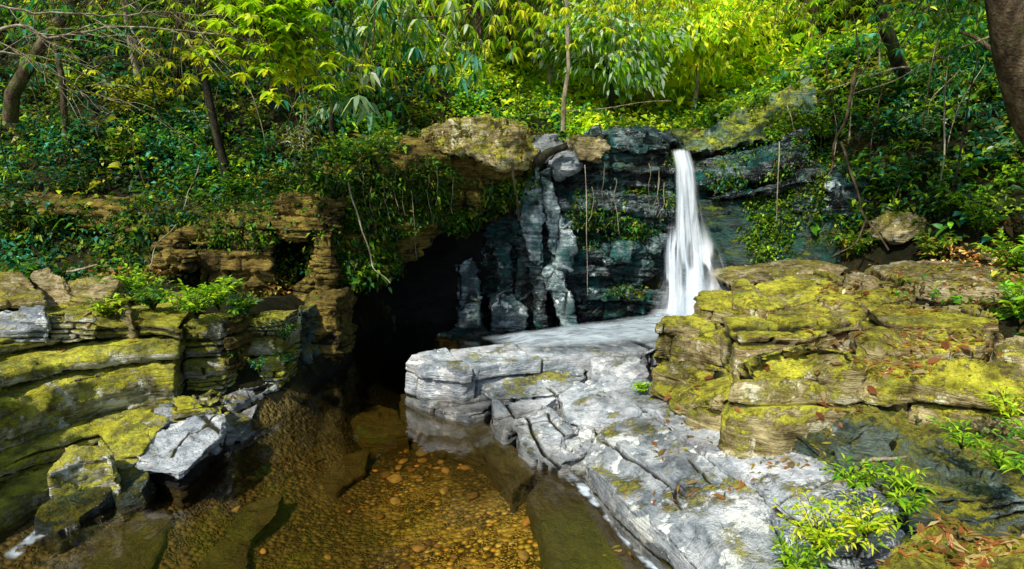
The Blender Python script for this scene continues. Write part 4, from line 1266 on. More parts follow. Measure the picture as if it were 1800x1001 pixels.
# ================================================================== sunken slabs and stones on the pool bed
for i, (px, zb, lab) in enumerate([
    ([(300, 880, -0.27), (330, 850, -0.23), (400, 836, -0.21), (420, 850, -0.23), (390, 885, -0.27), (330, 900, -0.29)], -.8, "oval brown slab under water below the overhanging slab"),
    ([(350, 850, -0.29), (400, 815, -0.25), (500, 800, -0.25), (560, 770, -0.27), (575, 800, -0.29), (480, 850, -0.29), (400, 870, -0.31)], -.8, "long sunken slab with a split edge across the left of the pool"),
    ([(390, 930, -0.25), (420, 880, -0.21), (500, 862, -0.19), (490, 900, -0.23), (440, 950, -0.27)], -.8, "sunken brown slab nearest the gravel"),
    ([(480, 790, -0.35), (500, 740, -0.35), (570, 720, -0.35), (580, 770, -0.37), (540, 800, -0.39)], -.9, "squarish sunken slab in the brown shallows"),
    ([(700, 690, -0.05), (740, 690, -0.03), (790, 730, -0.03), (850, 740, -0.03), (905, 790, -0.03), (950, 822, -0.03), (900, 862, -0.07), (850, 800, -0.13), (780, 770, -0.17)], -.8, "brown submerged ledge along the foot of the centre outcrop"),
    ([(930, 870, -0.08), (960, 840, -0.08), (1010, 830, -0.08), (1060, 880, -0.08), (1130, 960, -0.08), (1180, 1060, -0.08), (1000, 1080, -0.10), (960, 960, -0.10)], -.7, "submerged olive slab sloping off the lichen slab"),
    ([(600, 720, -0.43), (640, 700, -0.43), (700, 720, -0.38), (720, 760, -0.33), (640, 770, -0.39)], -1., "dim sunken slab in the middle of the pool"),
    ([(430, 720, -0.41), (470, 700, -0.41), (540, 690, -0.41), (560, 720, -0.43), (500, 745, -0.43), (440, 760, -0.41)], -.9, "brown sunken flagstone beside the wet-sided slab"),
    ([(330, 960, -0.31), (400, 940, -0.29), (440, 960, -0.31), (430, 1010, -0.33), (340, 1020, -0.33)], -.8, "dark sunken stone at the bottom of the frame, left of the gravel"),
    ([(560, 840, -0.35), (600, 800, -0.37), (650, 790, -0.39), (640, 830, -0.38), (590, 865, -0.36)], -.8, "thin sunken brown plate in the middle of the shallows"),
    ([(120, 1000, -0.15), (180, 930, -0.13), (260, 890, -0.13), (300, 900, -0.17), (270, 1000, -0.24), (200, 1060, -0.24)], -.8, "olive submerged shelf at the near left of the pool")]):
    rock_top("sunken_slab", px, zb, M_SUNK, lab, cat="rock", voxel=.03, seed=181 + i, amp=.035, facet=.25)


def pebble_mat():
    N = NT("pebble")
    P = N.pos()
    oi = N.n("ObjectInfo")
    base = N.ramp(oi.outputs["Random"], [(.0, (.10, .06, .015)), (.35, (.34, .19, .04)), (.6, (.48, .33, .10)), (.8, (.58, .26, .05)), (1.0, (.20, .16, .07))])
    c = N.mix(N.rng(N.noise(P, 22, 5, .6), .4, .7, 0, .6), base, (.08, .05, .015))
    return N.done(N.bsdf(c, .6, N.bump(N.noise(P, 40, 4), .5, .01), .3))


M_PEB = pebble_mat()
peb = []
for i in range(5):
    bm = bmesh.new()
    bmesh.ops.create_icosphere(bm, subdivisions=2, radius=1)
    vs = np.array([v.co[:] for v in bm.verts])
    dv = 1 + .28 * fbm(vs * 1.3, 3, 50 + i * 3)
    for v, q in zip(bm.verts, vs * dv[:, None]):
        v.co = (q[0], q[1] * .75, q[2] * .38)
    me = bpy.data.meshes.new("pebble")
    bm.to_mesh(me); bm.free()
    for p in me.polygons: p.use_smooth = True
    me.materials.append(M_PEB)
    peb.append(me)
cnt = 0
while cnt < 230:
    x, y = random.gauss(.1, 1.0), random.uniform(3.3, 7.6)
    if y > 5.6: x = random.gauss(-.8, .45)
    z = ground(x, y)
    if z > -.1 or z < -.7: continue
    o = bpy.data.objects.new("pool_stone", random.choice(peb))
    s = random.choice([.016, .022, .028, .038, .05, .065]) * (1.25 if y > 5.5 else 1)
    o.scale = (s, s * random.uniform(.8, 1.2), s)
    o.location = (x, y, z + s * .2)
    o.rotation_euler = (random.uniform(-.2, .2), random.uniform(-.2, .2), random.uniform(0, 6.28))
    COL.objects.link(o)
    tag(o, "smooth amber or brown stone lying among the gravel on the pool bed", "stone", "stones on the pool bed")
    cnt += 1
# ================================================================== vegetation
def leaf_material(name, gloss=0.35, trans=0.45, rough=.38):
    N = NT(name)
    col = N.attr("col", "Color")
    n = N.noise(N.pos(), 14, 3, .6)
    col = N.mix(N.rng(n, .3, .7), N.mix(1.0, col, (.75, .78, .7), 'MULTIPLY'), col)
    b = N.bsdf(col, rough, None, gloss)
    t = N.n("BsdfTranslucent")
    N.set(t.inputs[0], N.mix(1.0, col, (1.35, 1.25, .45), 'MULTIPLY'))
    m = N.n("MixShader")
    m.inputs[0].default_value = trans
    N.t.links.new(b, m.inputs[1])
    N.t.links.new(t.outputs[0], m.inputs[2])
    return N.done(m.outputs[0])


M_LEAF = leaf_material("leaf", .35, .40, .42)
M_LEAFM = leaf_material("soft_leaf", .25, .55, .6)


def bark_material(name, a, b, c):
    N = NT(name)
    P = N.pos(scale=(1, 1, .3))
    n = N.noise(P, 9, 8, .7)
    col = N.ramp(n, [(.36, a), (.5, b), (.66, c)])
    g = N.rng(N.noise(N.pos(), 3, 5, .6), .52, .66, 0, .6)
    col = N.mix(g, col, (.06, .08, .012))
    return N.done(N.bsdf(col, .85, N.bump(N.math('ADD', n, N.noise(N.pos(), 40, 4)), .8, .02), .2))


M_BARK = bark_material("bark", (.02, .014, .008), (.085, .06, .032), (.22, .17, .10))
M_BARKD = bark_material("dark_bark", (.005, .005, .003), (.022, .019, .012), (.07, .058, .035))
M_BARKP = bark_material("pale_bark", (.10, .085, .05), (.32, .27, .17), (.58, .52, .38))

DEEP = [(.014, .06, .012), (.03, .11, .014), (.012, .10, .06), (.07, .16, .010), (.14, .19, .012)]
TEALG = [(.012, .13, .08), (.02, .18, .13), (.03, .15, .05), (.08, .32, .24)]
MID = [(.09, .27, .018), (.14, .36, .02), (.05, .20, .03), (.26, .40, .018)]
OLIVE = [(.17, .19, .018), (.26, .27, .03), (.10, .13, .012), (.36, .33, .04)]
BRIGHT = [(.28, .50, .015), (.38, .60, .02), (.48, .68, .03), (.20, .42, .015)]
YELL = [(.78, .82, .03), (.90, .86, .04), (.62, .78, .02), (.95, .92, .10)]
PALE_GLARE = [(.30, .46, .30), (.45, .58, .46), (.16, .36, .22), (.60, .70, .60)]  # blue-white glare on leaves, painted as leaf colour
DRY = [(.52, .34, .12), (.34, .17, .05), (.70, .55, .28), (.45, .16, .05)]


def pal(ps, n, jit=.25):
    a = np.array([c for p in ps for c in p])
    c = a[RNG.integers(0, len(a), n)] * np.array([1.25, 1.25, 1.15])
    return np.clip(c * (1 + jit * (RNG.random((n, 1)) * 2 - 1)), 0, .95)


def unit(v):
    return v / np.maximum(np.linalg.norm(v, axis=-1, keepdims=True), 1e-9)


class Leaves:
    def __init__(s):
        s.V, s.F3, s.F4, s.C, s.n = [], [], [], [], 0

    def add(s, P, D, Nn, L, W, C, droop=.25, fold=.12, simple=False):
        n = len(P)
        if n == 0: return
        D = unit(D)
        S = unit(np.cross(D, Nn))
        U = np.cross(S, D)
        L = np.broadcast_to(np.asarray(L, float).reshape(-1, 1), (n, 1))
        W = np.broadcast_to(np.asarray(W, float).reshape(-1, 1), (n, 1))
        dz = np.array([0, 0, -1.0])
        tip = P + D * L + dz * L * droop
        if simple:
            m = P + D * L * .45 + U * L * .06
            V = np.stack([P, m + S * W * .5, tip, m - S * W * .5], 1)
            s.F4.append(np.arange(n)[:, None] * 4 + np.array([0, 1, 2, 3]) + s.n)
            k = 4
        else:
            m1 = P + D * L * .32 + U * L * .05
            m2 = P + D * L * .68 + U * L * .02 + dz * L * droop * .45
            V = np.stack([P, m1 + S * W * .46 + U * W * fold, m1, m1 - S * W * .46 + U * W * fold,
                          m2 + S * W * .36 + U * W * fold, m2, m2 - S * W * .36 + U * W * fold, tip], 1)
            b = np.arange(n)[:, None] * 8 + s.n
            s.F3.append(np.concatenate([b + np.array(q) for q in [(0, 2, 1), (0, 3, 2), (4, 5, 7), (5, 6, 7)]]))
            s.F4.append(np.concatenate([b + np.array(q) for q in [(1, 2, 5, 4), (2, 3, 6, 5)]]))
            k = 8
        s.V.append(V.reshape(-1, 3))
        s.C.append(np.repeat(C, k, axis=0))
        s.n += n * k

    def build(s, name, parent=None, mat=None):
        V = np.concatenate(s.V)
        fl = []
        if s.F3: fl.append(np.concatenate(s.F3))
        if s.F4: fl.append(np.concatenate(s.F4))
        return link_world(name, V, fl, mat or M_LEAF, parent, True, {"col": np.concatenate(s.C)})


class Tubes:
    def __init__(s):
        s.V, s.F, s.n = [], [], 0

    def add(s, pts, r0, r1, m=6, rough=.0):
        P = np.array([tuple(p) for p in pts], float)
        n = len(P)
        T = unit(np.gradient(P, axis=0))
        ref = np.array([0.31, .77, .55])
        A = unit(np.cross(T, ref))
        B = np.cross(A, T)
        r = np.linspace(0, 1, n)[:, None]
        r = r0 * (1 - r) + r1 * r
        if rough: r = r * (1 + rough * RNG.normal(size=(n, 1)))
        a = np.arange(m) * 2 * PI / m
        V = P[:, None] + A[:, None] * (np.cos(a)[None, :, None] * r[:, None]) + B[:, None] * (np.sin(a)[None, :, None] * r[:, None])
        I = np.arange(n * m).reshape(n, m) + s.n
        J = np.roll(I, -1, axis=1)
        s.F.append(np.stack([I[:-1], J[:-1], J[1:], I[1:]], -1).reshape(-1, 4))
        s.V.append(V.reshape(-1, 3))
        s.n += n * m

    def build(s, name, mat, parent=None):
        return link_world(name, np.concatenate(s.V), [np.concatenate(s.F)], mat, parent, True)


def curve(a, b, n=8, sag=0.0, wob=0.0):
    a, b = np.array(tuple(a)), np.array(tuple(b))
    t = np.linspace(0, 1, n)[:, None]
    p = a * (1 - t) + b * t
    p[:, 2] += sag * 4 * (t * (1 - t))[:, 0]
    if wob:
        w = np.cumsum(RNG.normal(size=(n, 3)), axis=0) * wob / math.sqrt(n)
        w -= w[0] * (1 - t) + w[-1] * t
        p += w
    return p


def rand_dirs(n, up=0.0):
    d = RNG.normal(size=(n, 3))
    d[:, 2] = d[:, 2] * .6 + up
    return unit(d)


def clump(Lv, c, r, n, L, W, C, droop=.35, simple=True, outc=None, flat=.7, down=0.0):
    """leaves gathered about c; direct outward from outc"""
    q = RNG.normal(size=(n, 3)) * np.array([1, 1, flat]) * r * .6
    P = c + q
    o = unit(P - (outc if outc is not None else c) + RNG.normal(size=(n, 3)) * r * .5)
    D = unit(o + rand_dirs(n) * .7 + np.array([0, 0, -down]))
    Nn = unit(np.array([-.35, -.45, 1.0]) + .5 * RNG.normal(size=(n, 3)))
    Lv.add(P, D, Nn, L * (.6 + .7 * RNG.random(n)), W * (.6 + .7 * RNG.random(n)), C, droop, simple=simple)


def tree(base, height, cr, palette, label, lean=(0, 0), trunk_r=.07, nclump=60, per=42, L=.14, W=.055, bark=None, cz=.62, squash=1.0, down=.2, name="tree", simple=True, hollow=.5, group=None):
    base = np.array(tuple(base))
    root = empty(name, base)
    tag(root, label, "tree", group)
    top = base + np.array([lean[0], lean[1], height])
    T = Tubes()
    tp = curve(base - np.array([0, 0, .15]), top, 12, 0, .12 * height / 5)
    T.add(tp, trunk_r, trunk_r * .35, 8, .05)
    T.build("trunk", bark or M_BARK, root)
    cc = base + np.array([lean[0] * .8, lean[1] * .8, height * (cz + .12)])
    R = np.array([cr, cr, cr * squash])
    Lv, B = Leaves(), Tubes()
    d = rand_dirs(nclump, .1)
    rad = (hollow + (1 - hollow) * RNG.random((nclump, 1)))
    C = cc + d * R * rad * (1 + .25 * RNG.normal(size=(nclump, 1)))
    for i, c in enumerate(C):
        if i % 4 == 0:
            k = min(11, max(4, int(11 * (c[2] - base[2]) / height * .8)))
            B.add(curve(tp[k], c, 6, .05 * cr, .08 * cr), trunk_r * .32, .006, 4)
        bright = .75 + .75 * (i * 7 % 11) / 11.0
        clump(Lv, c, cr * .26, per, L, W, pal(palette, per) * bright, down=down, outc=cc, simple=simple)
    B.build("limb", bark or M_BARK, root)
    Lv.build("crown", root, M_LEAFM)
    return root


def shrub(base, h, r, palette, label, nst=9, per=12, L=.10, W=.045, cat="shrub", name="shrub", lean=(0, 0), droop=.35, group=None, stem=.006, bark=None, mat=None, simple=False):
    base = np.array(tuple(base))
    root = empty(name, base)
    tag(root, label, cat, group)
    T, Lv = Tubes(), Leaves()
    for i in range(nst):
        a = 2 * PI * (i + random.random() * .6) / nst
        rr = r * (.25 + .75 * random.random())
        hh = h * (.55 + .5 * random.random())
        s = np.linspace(0, 1, 9)[:, None]
        o = np.array([math.cos(a), math.sin(a), 0])
        P = base + o * rr * s ** 1.2 + np.array([0, 0, 1.0]) * hh * (s * 1.35 - .35 * s ** 2.6) + np.array([lean[0], lean[1], 0]) * s ** 1.5
        P = P + np.cumsum(RNG.normal(size=(9, 3)) * .012 * h, axis=0)
        T.add(P, stem, stem * .3, 4)
        t = np.linspace(.22, 1, per)
        Q = np.stack([np.interp(t * 8, np.arange(9), P[:, k]) for k in range(3)], 1)
        dirs = unit(np.stack([np.interp(t * 8, np.arange(9), np.gradient(P[:, k])) for k in range(3)], 1))
        side = unit(np.cross(dirs, [0, 0, 1.0])) * (np.where(np.arange(per) % 2, 1, -1)[:, None])
        D = unit(dirs * .6 + side * .9 + RNG.normal(size=(per, 3)) * .25)
        D[-1] = dirs[-1]
        Nn = unit(np.array([0, 0, 1.0]) + .35 * RNG.normal(size=(per, 3)))
        Lv.add(Q, D, Nn, L * (.7 + .5 * RNG.random(per)), W * (.7 + .5 * RNG.random(per)), pal([palette] if not isinstance(palette[0], list) else palette, per), droop, simple=simple)
    T.build("stem", bark or M_BARKD, root)
    Lv.build("foliage", root, mat or M_LEAF)
    return root


def tuft(base, r, n, palette, label, L=.4, W=.018, up=.9, group=None, cat="grass tuft", name="grass_tuft"):
    base = np.array(tuple(base))
    root_l = Leaves()
    for i in range(n):
        a = random.random() * 6.283
        o = np.array([math.cos(a), math.sin(a), 0])
        ll = L * (.6 + .6 * random.random())
        s = np.linspace(0, 1, 6)[:, None]
        P = base + o * r * .25 * random.random() + o * ll * .7 * s ** 1.3 + np.array([0, 0, 1.0]) * ll * (up * s - .95 * s ** 2.4)
        c = pal([palette], 1)
        for k in range(5):
            d = P[k + 1] - P[k]
            root_l.add(P[k][None], d[None], np.array([[0, 0, 1.0]]) + .2 * o, np.linalg.norm(d) * 1.25, W * (1 - k * .15), c, 0, simple=True)
    o = root_l.build(name, None, M_LEAF)
    return tag(o, label, cat, group)


def sapling_hand(base, tips, palette, label, L=.2, W=.05, nhand=6, name="sapling", bark=None, r0=.02, down=.6, group=None, hands=None, mat=None):
    """branching stem whose twigs end in hands of leaves; tips are world points"""
    base = np.array(tuple(base))
    root = empty(name, base)
    tag(root, label, "sapling", group)
    T, Lv = Tubes(), Leaves()
    c = np.mean([tuple(t) for t in tips], axis=0)
    fork = base * .45 + c * .55
    T.add(curve(base, fork, 8, .05, .08), r0, r0 * .6, 6)
    for t in tips:
        t = np.array(tuple(t))
        P = curve(fork, t, 8, .08, .05)
        T.add(P, r0 * .5, .004, 4)
        for q in ([7, 5] if random.random() < .7 else [7]):
            n = nhand + random.randint(-1, 2)
            a = np.linspace(0, 2 * PI, n, endpoint=False) + random.random()
            D = np.stack([np.cos(a), np.sin(a), np.full(n, -down) + .25 * RNG.normal(size=n)], 1)
            Nn = unit(np.array([0, 0, 1.0]) + .2 * RNG.normal(size=(n, 3)) + np.stack([np.cos(a), np.sin(a), a * 0], 1) * .5)
            Lv.add(np.repeat(P[q][None], n, 0), D, Nn, L * (.7 + .5 * RNG.random(n)), W * (.8 + .4 * RNG.random(n)), pal([palette] if not isinstance(palette[0], list) else palette, n), .25)
    T.build("stem", bark or M_BARK, root)
    Lv.build("foliage", root, mat or M_LEAFM)
    return root


def vine(pts, r0, r1, label, mat=None, name="vine", cat="vine", wob=.05, sub=7, group=None):
    W = [np.array(tuple(p)) for p in pts]
    P = [W[0]]
    for a, b in zip(W[:-1], W[1:]):
        P += list(curve(a, b, sub, 0, wob)[1:])
    P = np.array(P)
    for _ in range(2):
        P[1:-1] = (P[:-2] + 2 * P[1:-1] + P[2:]) / 4
    T = Tubes()
    T.add(P, r0, r1, 6, .05)
    o = T.build(name, mat or M_BARK)
    return tag(o, label, cat, group)


def sprigs(Lv, P, Nn, per, L, W, palette, spread=.12, droop=.35, bright=None, simple=True):
    """rosettes of leaves at points P with surface normals Nn"""
    n = len(P)
    c = np.repeat(P + Nn * spread * .6, per, 0) + RNG.normal(size=(n * per, 3)) * spread * .6
    D = unit(np.repeat(Nn, per, 0) * .35 + rand_dirs(n * per, -.05))
    U = unit(np.array([0, -.25, 1.0]) + .4 * RNG.normal(size=(n * per, 3)))
    C = pal(palette, n * per)
    if bright is not None:
        C = C * np.repeat(bright, per)[:, None]
    sc = np.repeat(np.clip(np.exp(RNG.normal(size=n) * .35), .45, 1.55), per) * (.6 + .6 * RNG.random(n * per))
    ar = np.repeat(.75 + .7 * RNG.random(n), per)
    Lv.add(c, D, U, L * sc, W * sc * ar, C, droop, simple=simple)


def surf(x, y):
    z = Hs(x, y)
    e = .05
    gx = (Hs(x + e, y) - z) / e
    gy = (Hs(x, y + e) - z) / e
    return np.stack([x, y, z], 1), unit(np.stack([-gx, -gy, np.ones(len(x))], 1))


def scatter(name, n, xr, yr, cond, per, L, W, pals, spread=.12, thr=-.25, freq=1.0, simple=True, seed=0, mat=None):
    x = RNG.uniform(*xr, n)
    y = RNG.uniform(*yr, n)
    P, Nn = surf(x, y)
    d = fbm(P * 1.3 * freq, 3, seed)
    m = cond(P) & (d > thr + .25 * RNG.normal(size=n))
    P, Nn, d = P[m], Nn[m], d[m]
    Lv = Leaves()
    sel = hash1(np.floor(P[:, 0] * 1.7) + 13 * np.floor(P[:, 1] * 2 + P[:, 2] * 1.5), seed + 2)
    kk = np.minimum((sel * len(pals)).astype(int), len(pals) - 1)
    br = np.clip(.65 + 1.1 * (d + .2), .35, 1.8) * (.6 + .7 * RNG.random(len(P)))
    for i, pl in enumerate(pals):
        q = kk == i
        if q.any():
            sprigs(Lv, P[q] + Nn[q] * .02, Nn[q], per, L, W, pl, spread, bright=br[q], simple=simple)
    o = Lv.build(name, None, mat)
    return tag(o, kind="stuff")


# ---------------- undergrowth nobody could count
sL = lambda P: (P[:, 0] < -2.2) & (P[:, 1] > 9.1) & (P[:, 2] > 1.7)
scatter("undergrowth", 15000, (-13, -1.6), (9.2, 15), lambda P: (P[:, 1] > 9.25 + .5 * (P[:, 0] > -3)) & (P[:, 2] > 1.6), 9, .085, .034,
        [[DEEP], [DEEP, MID], [DEEP, TEALG], [DEEP, OLIVE], [MID, TEALG]], .16, thr=-.1, seed=3)
scatter("undergrowth", 9500, (3.6, 11), (6.3, 14), lambda P: (P[:, 2] > 1.55 + .3 * (P[:, 1] < 8.5)) & (P[:, 0] > 4.4 - .35 * (P[:, 1] - 9)) & (P[:, 1] > 11.6 - P[:, 0] * .75), 9, .095, .034,
        [[DEEP, MID], [MID], [DEEP, TEALG], [MID, OLIVE], [DEEP]], .13, thr=-.2, seed=5)
scatter("undergrowth", 9000, (-3.5, 8.5), (11.0, 17), lambda P: (P[:, 2] > 2.5) & ((P[:, 1] > 12.0) | (P[:, 0] > 3.4) | (P[:, 0] < -2)), 9, .12, .05,
        [[MID, TEALG], [MID], [BRIGHT, MID], [BRIGHT, YELL]], .25, thr=-.3, seed=7)
scatter("undergrowth", 2600, (4.8, 8.5), (9.6, 13), lambda P: P[:, 2] > 3.2, 9, .10, .04, [[DEEP, MID], [MID], [MID, OLIVE], [TEALG, MID]], .15, thr=-.9, seed=12)
scatter("undergrowth", 2400, (-11, -3.2), (7.9, 9.35), lambda P: (P[:, 2] > .8) & ((P[:, 1] > 8.5) | (P[:, 0] < -6.5)), 9, .08, .034, [[DEEP, MID], [DEEP, OLIVE], [DEEP, TEALG], [OLIVE, DRY]], .10, thr=-.25, seed=14)
scatter("undergrowth", 1100, (-12, -2.2), (9.3, 13), lambda P: P[:, 2] > 1.7, 7, .15, .062, [[MID, TEALG], [DEEP, MID], [BRIGHT, MID], [OLIVE, YELL]], .2, thr=.0, seed=15, simple=False)
scatter("undergrowth", 800, (4.6, 10), (6.3, 11), lambda P: (P[:, 2] > 1.7), 7, .16, .065, [[MID, TEALG], [DEEP, MID], [BRIGHT, MID]], .18, thr=.05, seed=16, simple=False)
scatter("leaf_litter", 2600, (2.6, 8.5), (1.0, 7.5), lambda P: (P[:, 2] > .25), 6, .075, .034, [[DRY], [DRY, OLIVE], [DRY]], .10, thr=-.7, seed=17)
scatter("undergrowth", 1500, (4.2, 9.5), (1.0, 7.0), lambda P: (P[:, 2] > .8), 9, .10, .04, [[MID, DEEP], [MID, OLIVE], [BRIGHT, MID]], .14, thr=-.1, seed=18)
scatter("undergrowth", 900, (-10, -4.8), (.5, 5.5), lambda P: (P[:, 2] > .35), 9, .10, .04, [[MID, DEEP], [MID, OLIVE], [DEEP, OLIVE]], .14, thr=-.3, seed=19)
scatter("distant_foliage", 21000, (-24, 26), (15, 34), lambda P: P[:, 2] > 3, 8, .30, .13,
        [[YELL, BRIGHT], [BRIGHT, MID], [YELL, OLIVE], [BRIGHT], [BRIGHT, YELL]], .55, thr=-.4, freq=.4, seed=9, mat=M_LEAFM)


# creepers on cliff faces (sampled from the cliff meshes)
def creeper(obj, n, per, L, W, pals, cond, seed, spread=.1, name="creeper", thr=0.0):
    me = obj.data
    k = len(me.vertices)
    V = np.zeros(k * 3); me.vertices.foreach_get("co", V)
    V = V.reshape(-1, 3) + np.array(obj.location)
    Nn = np.zeros(k * 3, np.float32); me.vertices.foreach_get("normal", Nn)
    Nn = Nn.reshape(-1, 3).astype(float)
    if Nn[:, 1].mean() > 0: Nn = -Nn
    m = cond(V) & (fbm(V * 1.4, 3, seed) > thr)
    idx = np.where(m)[0]
    if len(idx) == 0: return None
    idx = RNG.choice(idx, n)
    Lv = Leaves()
    sel = RNG.integers(0, len(pals), n)
    d = .4 + .9 * RNG.random(n)
    for i, pl in enumerate(pals):
        q = idx[sel == i]
        sprigs(Lv, V[q], Nn[q], per, L, W, pl, spread, bright=d[sel == i])
    o = Lv.build(name)
    return tag(o, kind="stuff")


def by_label(sub):
    for o in bpy.data.objects:
        if sub in str(o.get("label", "")): return o


creeper(by_label("hung with creepers"), 2500, 8, .075, .032, [[DEEP], [DEEP, MID], [DEEP, OLIVE], [MID]], lambda V: (V[:, 1] < 10.5) & (V[:, 2] > 1.1), 3, thr=-.22)
creeper(by_label("layered golden-brown rock wall"), 1900, 8, .075, .032, [[DEEP], [DEEP, TEALG], [DEEP, MID], [DEEP, OLIVE]], lambda V: (V[:, 1] < 10.2) & (V[:, 2] > 1.2), 5, thr=-.12)
creeper(by_label("squarish golden cliff panel"), 300, 7, .06, .028, [[MID], [DEEP], [DEEP, OLIVE]], lambda V: (V[:, 2] > 1.6), 6, thr=-.3)
creeper(by_label("overhanging brow of thin golden"), 110, 7, .06, .028, [[MID], [DEEP]], lambda V: (V[:, 2] > 1.75), 6, thr=-.2)
creeper(by_label("stepped black wet cliff"), 420, 9, .055, .025, [[DEEP, MID], [TEALG, DEEP], [MID, OLIVE]], lambda V: (V[:, 1] < 10.4) & (V[:, 2] > .6) & (V[:, 0] > .9), 8, thr=.12, spread=.07)
creeper(by_label("dark mossy wall behind"), 900, 8, .06, .026, [[DEEP, MID], [MID, OLIVE], [DEEP]], lambda V: (V[:, 0] > 3.5) & (V[:, 1] < 10.2) & (V[:, 2] > .9), 9, thr=-.05, spread=.08)

creeper(by_label("broad smooth grey-green rock"), 800, 8, .06, .026, [[MID, OLIVE], [BRIGHT, MID], [DEEP, MID]], lambda V: (V[:, 0] > 3.9), 19, thr=-.3, spread=.09)
creeper(by_label("black wet shelf with white"), 160, 8, .05, .022, [[MID, OLIVE], [TEALG, MID]], lambda V: V[:, 0] > 2, 20, thr=.0, spread=.06)
creeper(by_label("shadowed moss-streaked wall"), 420, 8, .055, .025, [[MID, OLIVE], [DEEP, MID], [BRIGHT, MID]], lambda V: V[:, 0] > 3.6, 21, thr=.05, spread=.07)
creeper(by_label("crumbling brown brow"), 420, 7, .05, .022, [[OLIVE, DRY], [MID, OLIVE]], lambda V: V[:, 2] > 0, 22, thr=-.1, spread=.07)

# ---------------- background trees beyond the crest
bt = [  # u, y, height, crown r, palette, label
    (620, 13.5, 4.6, 1.5, [DEEP, MID], "dark green tree behind the brown brow, left end of the far trees"),
    (700, 14.5, 5.2, 1.6, [MID, TEALG], "bluish green tree over the middle of the overhang"),
    (770, 16, 6.0, 1.8, [MID, PALE_GLARE], "silvery green tree above the brown brow"),
    (850, 14, 4.4, 1.4, [DEEP, MID, TEALG], "low dark tree right behind the brown brow"),
    (900, 18, 7.0, 2.1, [YELL, BRIGHT], "fresh green tree rising behind the black log"),
    (960, 15, 4.6, 1.4, [MID, BRIGHT], "small shaded tree beside the thin pale trunk"),
    (1010, 19, 7.4, 2.2, [BRIGHT, YELL], "bushy lime tree behind the thin pale trunk"),
    (1075, 14.5, 3.4, 1.25, [PALE_GLARE, BRIGHT, PALE_GLARE], "pale minty bush-like tree low above the crest"),
    (1130, 16, 4.4, 1.5, [PALE_GLARE, YELL, BRIGHT], "broad pale green tree in the gap above the waterfall"),
    (1090, 22, 9.0, 2.5, [YELL, BRIGHT], "tall sunlit yellow tree in the middle of the ravine"),
    (1180, 20, 7.5, 2.2, [YELL], "golden-green tree straight above the waterfall"),
    (1210, 15, 3.6, 1.3, [BRIGHT, YELL], "rounded bright green tree nearest the crest"),
    (1270, 17, 5.2, 1.6, [YELL, BRIGHT, YELL], "leafy yellow-green tree just right of the waterfall line"),
    (1250, 25, 11, 2.9, [YELL, BRIGHT], "highest glowing yellow tree at the back of the ravine"),
    (1330, 19, 6.6, 1.9, [YELL, BRIGHT], "sun-yellow tree above the smooth rock rib"),
    (1400, 16, 5.5, 1.6, [YELL, BRIGHT], "yellow-olive tree standing on the right skyline of the slope"),
    (1370, 24, 10, 2.6, [BRIGHT, YELL], "tall lime tree behind the sun-yellow one"),
    (1460, 18, 7.5, 2.0, [BRIGHT, YELL], "mid green tree half behind the leaning dark trunk"),
    (1530, 16, 6.5, 1.8, [MID, DEEP], "darker tree on top of the right slope"),
    (1610, 15, 6.5, 1.9, [MID, DEEP], "dense dark tree near the top right of the slope"),
    (1000, 27, 12, 3.0, [BRIGHT, MID], "huge green tree filling the back behind the lime one"),
    (860, 26, 12, 3.0, [MID, BRIGHT], "big mid green tree at the back left of the ravine"),
    (720, 22, 11, 2.8, [MID, DEEP], "large shadowy tree at the back above the overhang"),
    (560, 17, 7.5, 2.3, [DEEP, MID], "dark tree high on the left hillside"),
    (430, 16, 7.5, 2.3, [DEEP, TEALG], "blue-green tree high on the left hillside"),
    (280, 15, 7.0, 2.2, [DEEP, MID], "blackish tree behind the whitish stem"),
    (120, 14.5, 7.0, 2.3, [DEEP, TEALG], "deep shadow tree behind the bare twigs"),
    (-40, 13.5, 7.0, 2.4, [DEEP, MID], "dark tree at the upper left corner behind the stump"),
]
for i, (u, y, h, cr, pl, lab) in enumerate(bt):
    p = py(u, 300, y)
    b = Vector((p.x, y, ground(p.x, y)))
    n = int(60 + cr * 20)
    tree(b, h, cr, pl, lab, lean=(random.uniform(-.5, .5), -.3), trunk_r=.05 + .012 * cr, nclump=n, per=44, L=.10 + .0055 * y, W=.042 + .0026 * y,
         bark=[M_BARK, M_BARKD, M_BARKP][i % 3], squash=1.15, cz=.5)

# thin pale trunk
tree(py(990, 215, 11.6), 6.5, 1.2, [MID, BRIGHT], "slim tree with a thin straight pale trunk at the cliff edge", trunk_r=.045, nclump=26, per=26, L=.12, W=.045, bark=M_BARKP, cz=.75)
# near trees
b = hit(405, 330)
tree(b, 6.0, 1.4, [DEEP, TEALG, MID], "dark leaning trunk rising from the left cliff top", lean=(-.5, -.5), trunk_r=.07, nclump=40, per=30, L=.13, W=.05, bark=M_BARKD, cz=.7)
b = hit(255, 170)
tree(b, 4.2, 1.0, [DEEP, TEALG], "slender tree with whitish bark on the left hillside", lean=(-.1, -.6), trunk_r=.06, nclump=24, per=30, L=.13, W=.05, bark=M_BARKP, cz=.75)
b = hit(590, 330)
tree(b, 4.4, 1.1, [DEEP, MID, TEALG], "thin dark tree rooted above the corner column", lean=(.2, -.6), trunk_r=.05, nclump=30, per=30, L=.13, W=.05, bark=M_BARKD, cz=.7)
b = hit(120, 260)
tree(b, 4.0, 1.1, [DEEP, OLIVE, MID], "olive-leaved tree standing left of the whitish one", lean=(.5, -.7), trunk_r=.05, nclump=30, per=30, L=.12, W=.055, bark=M_BARK, cz=.65)
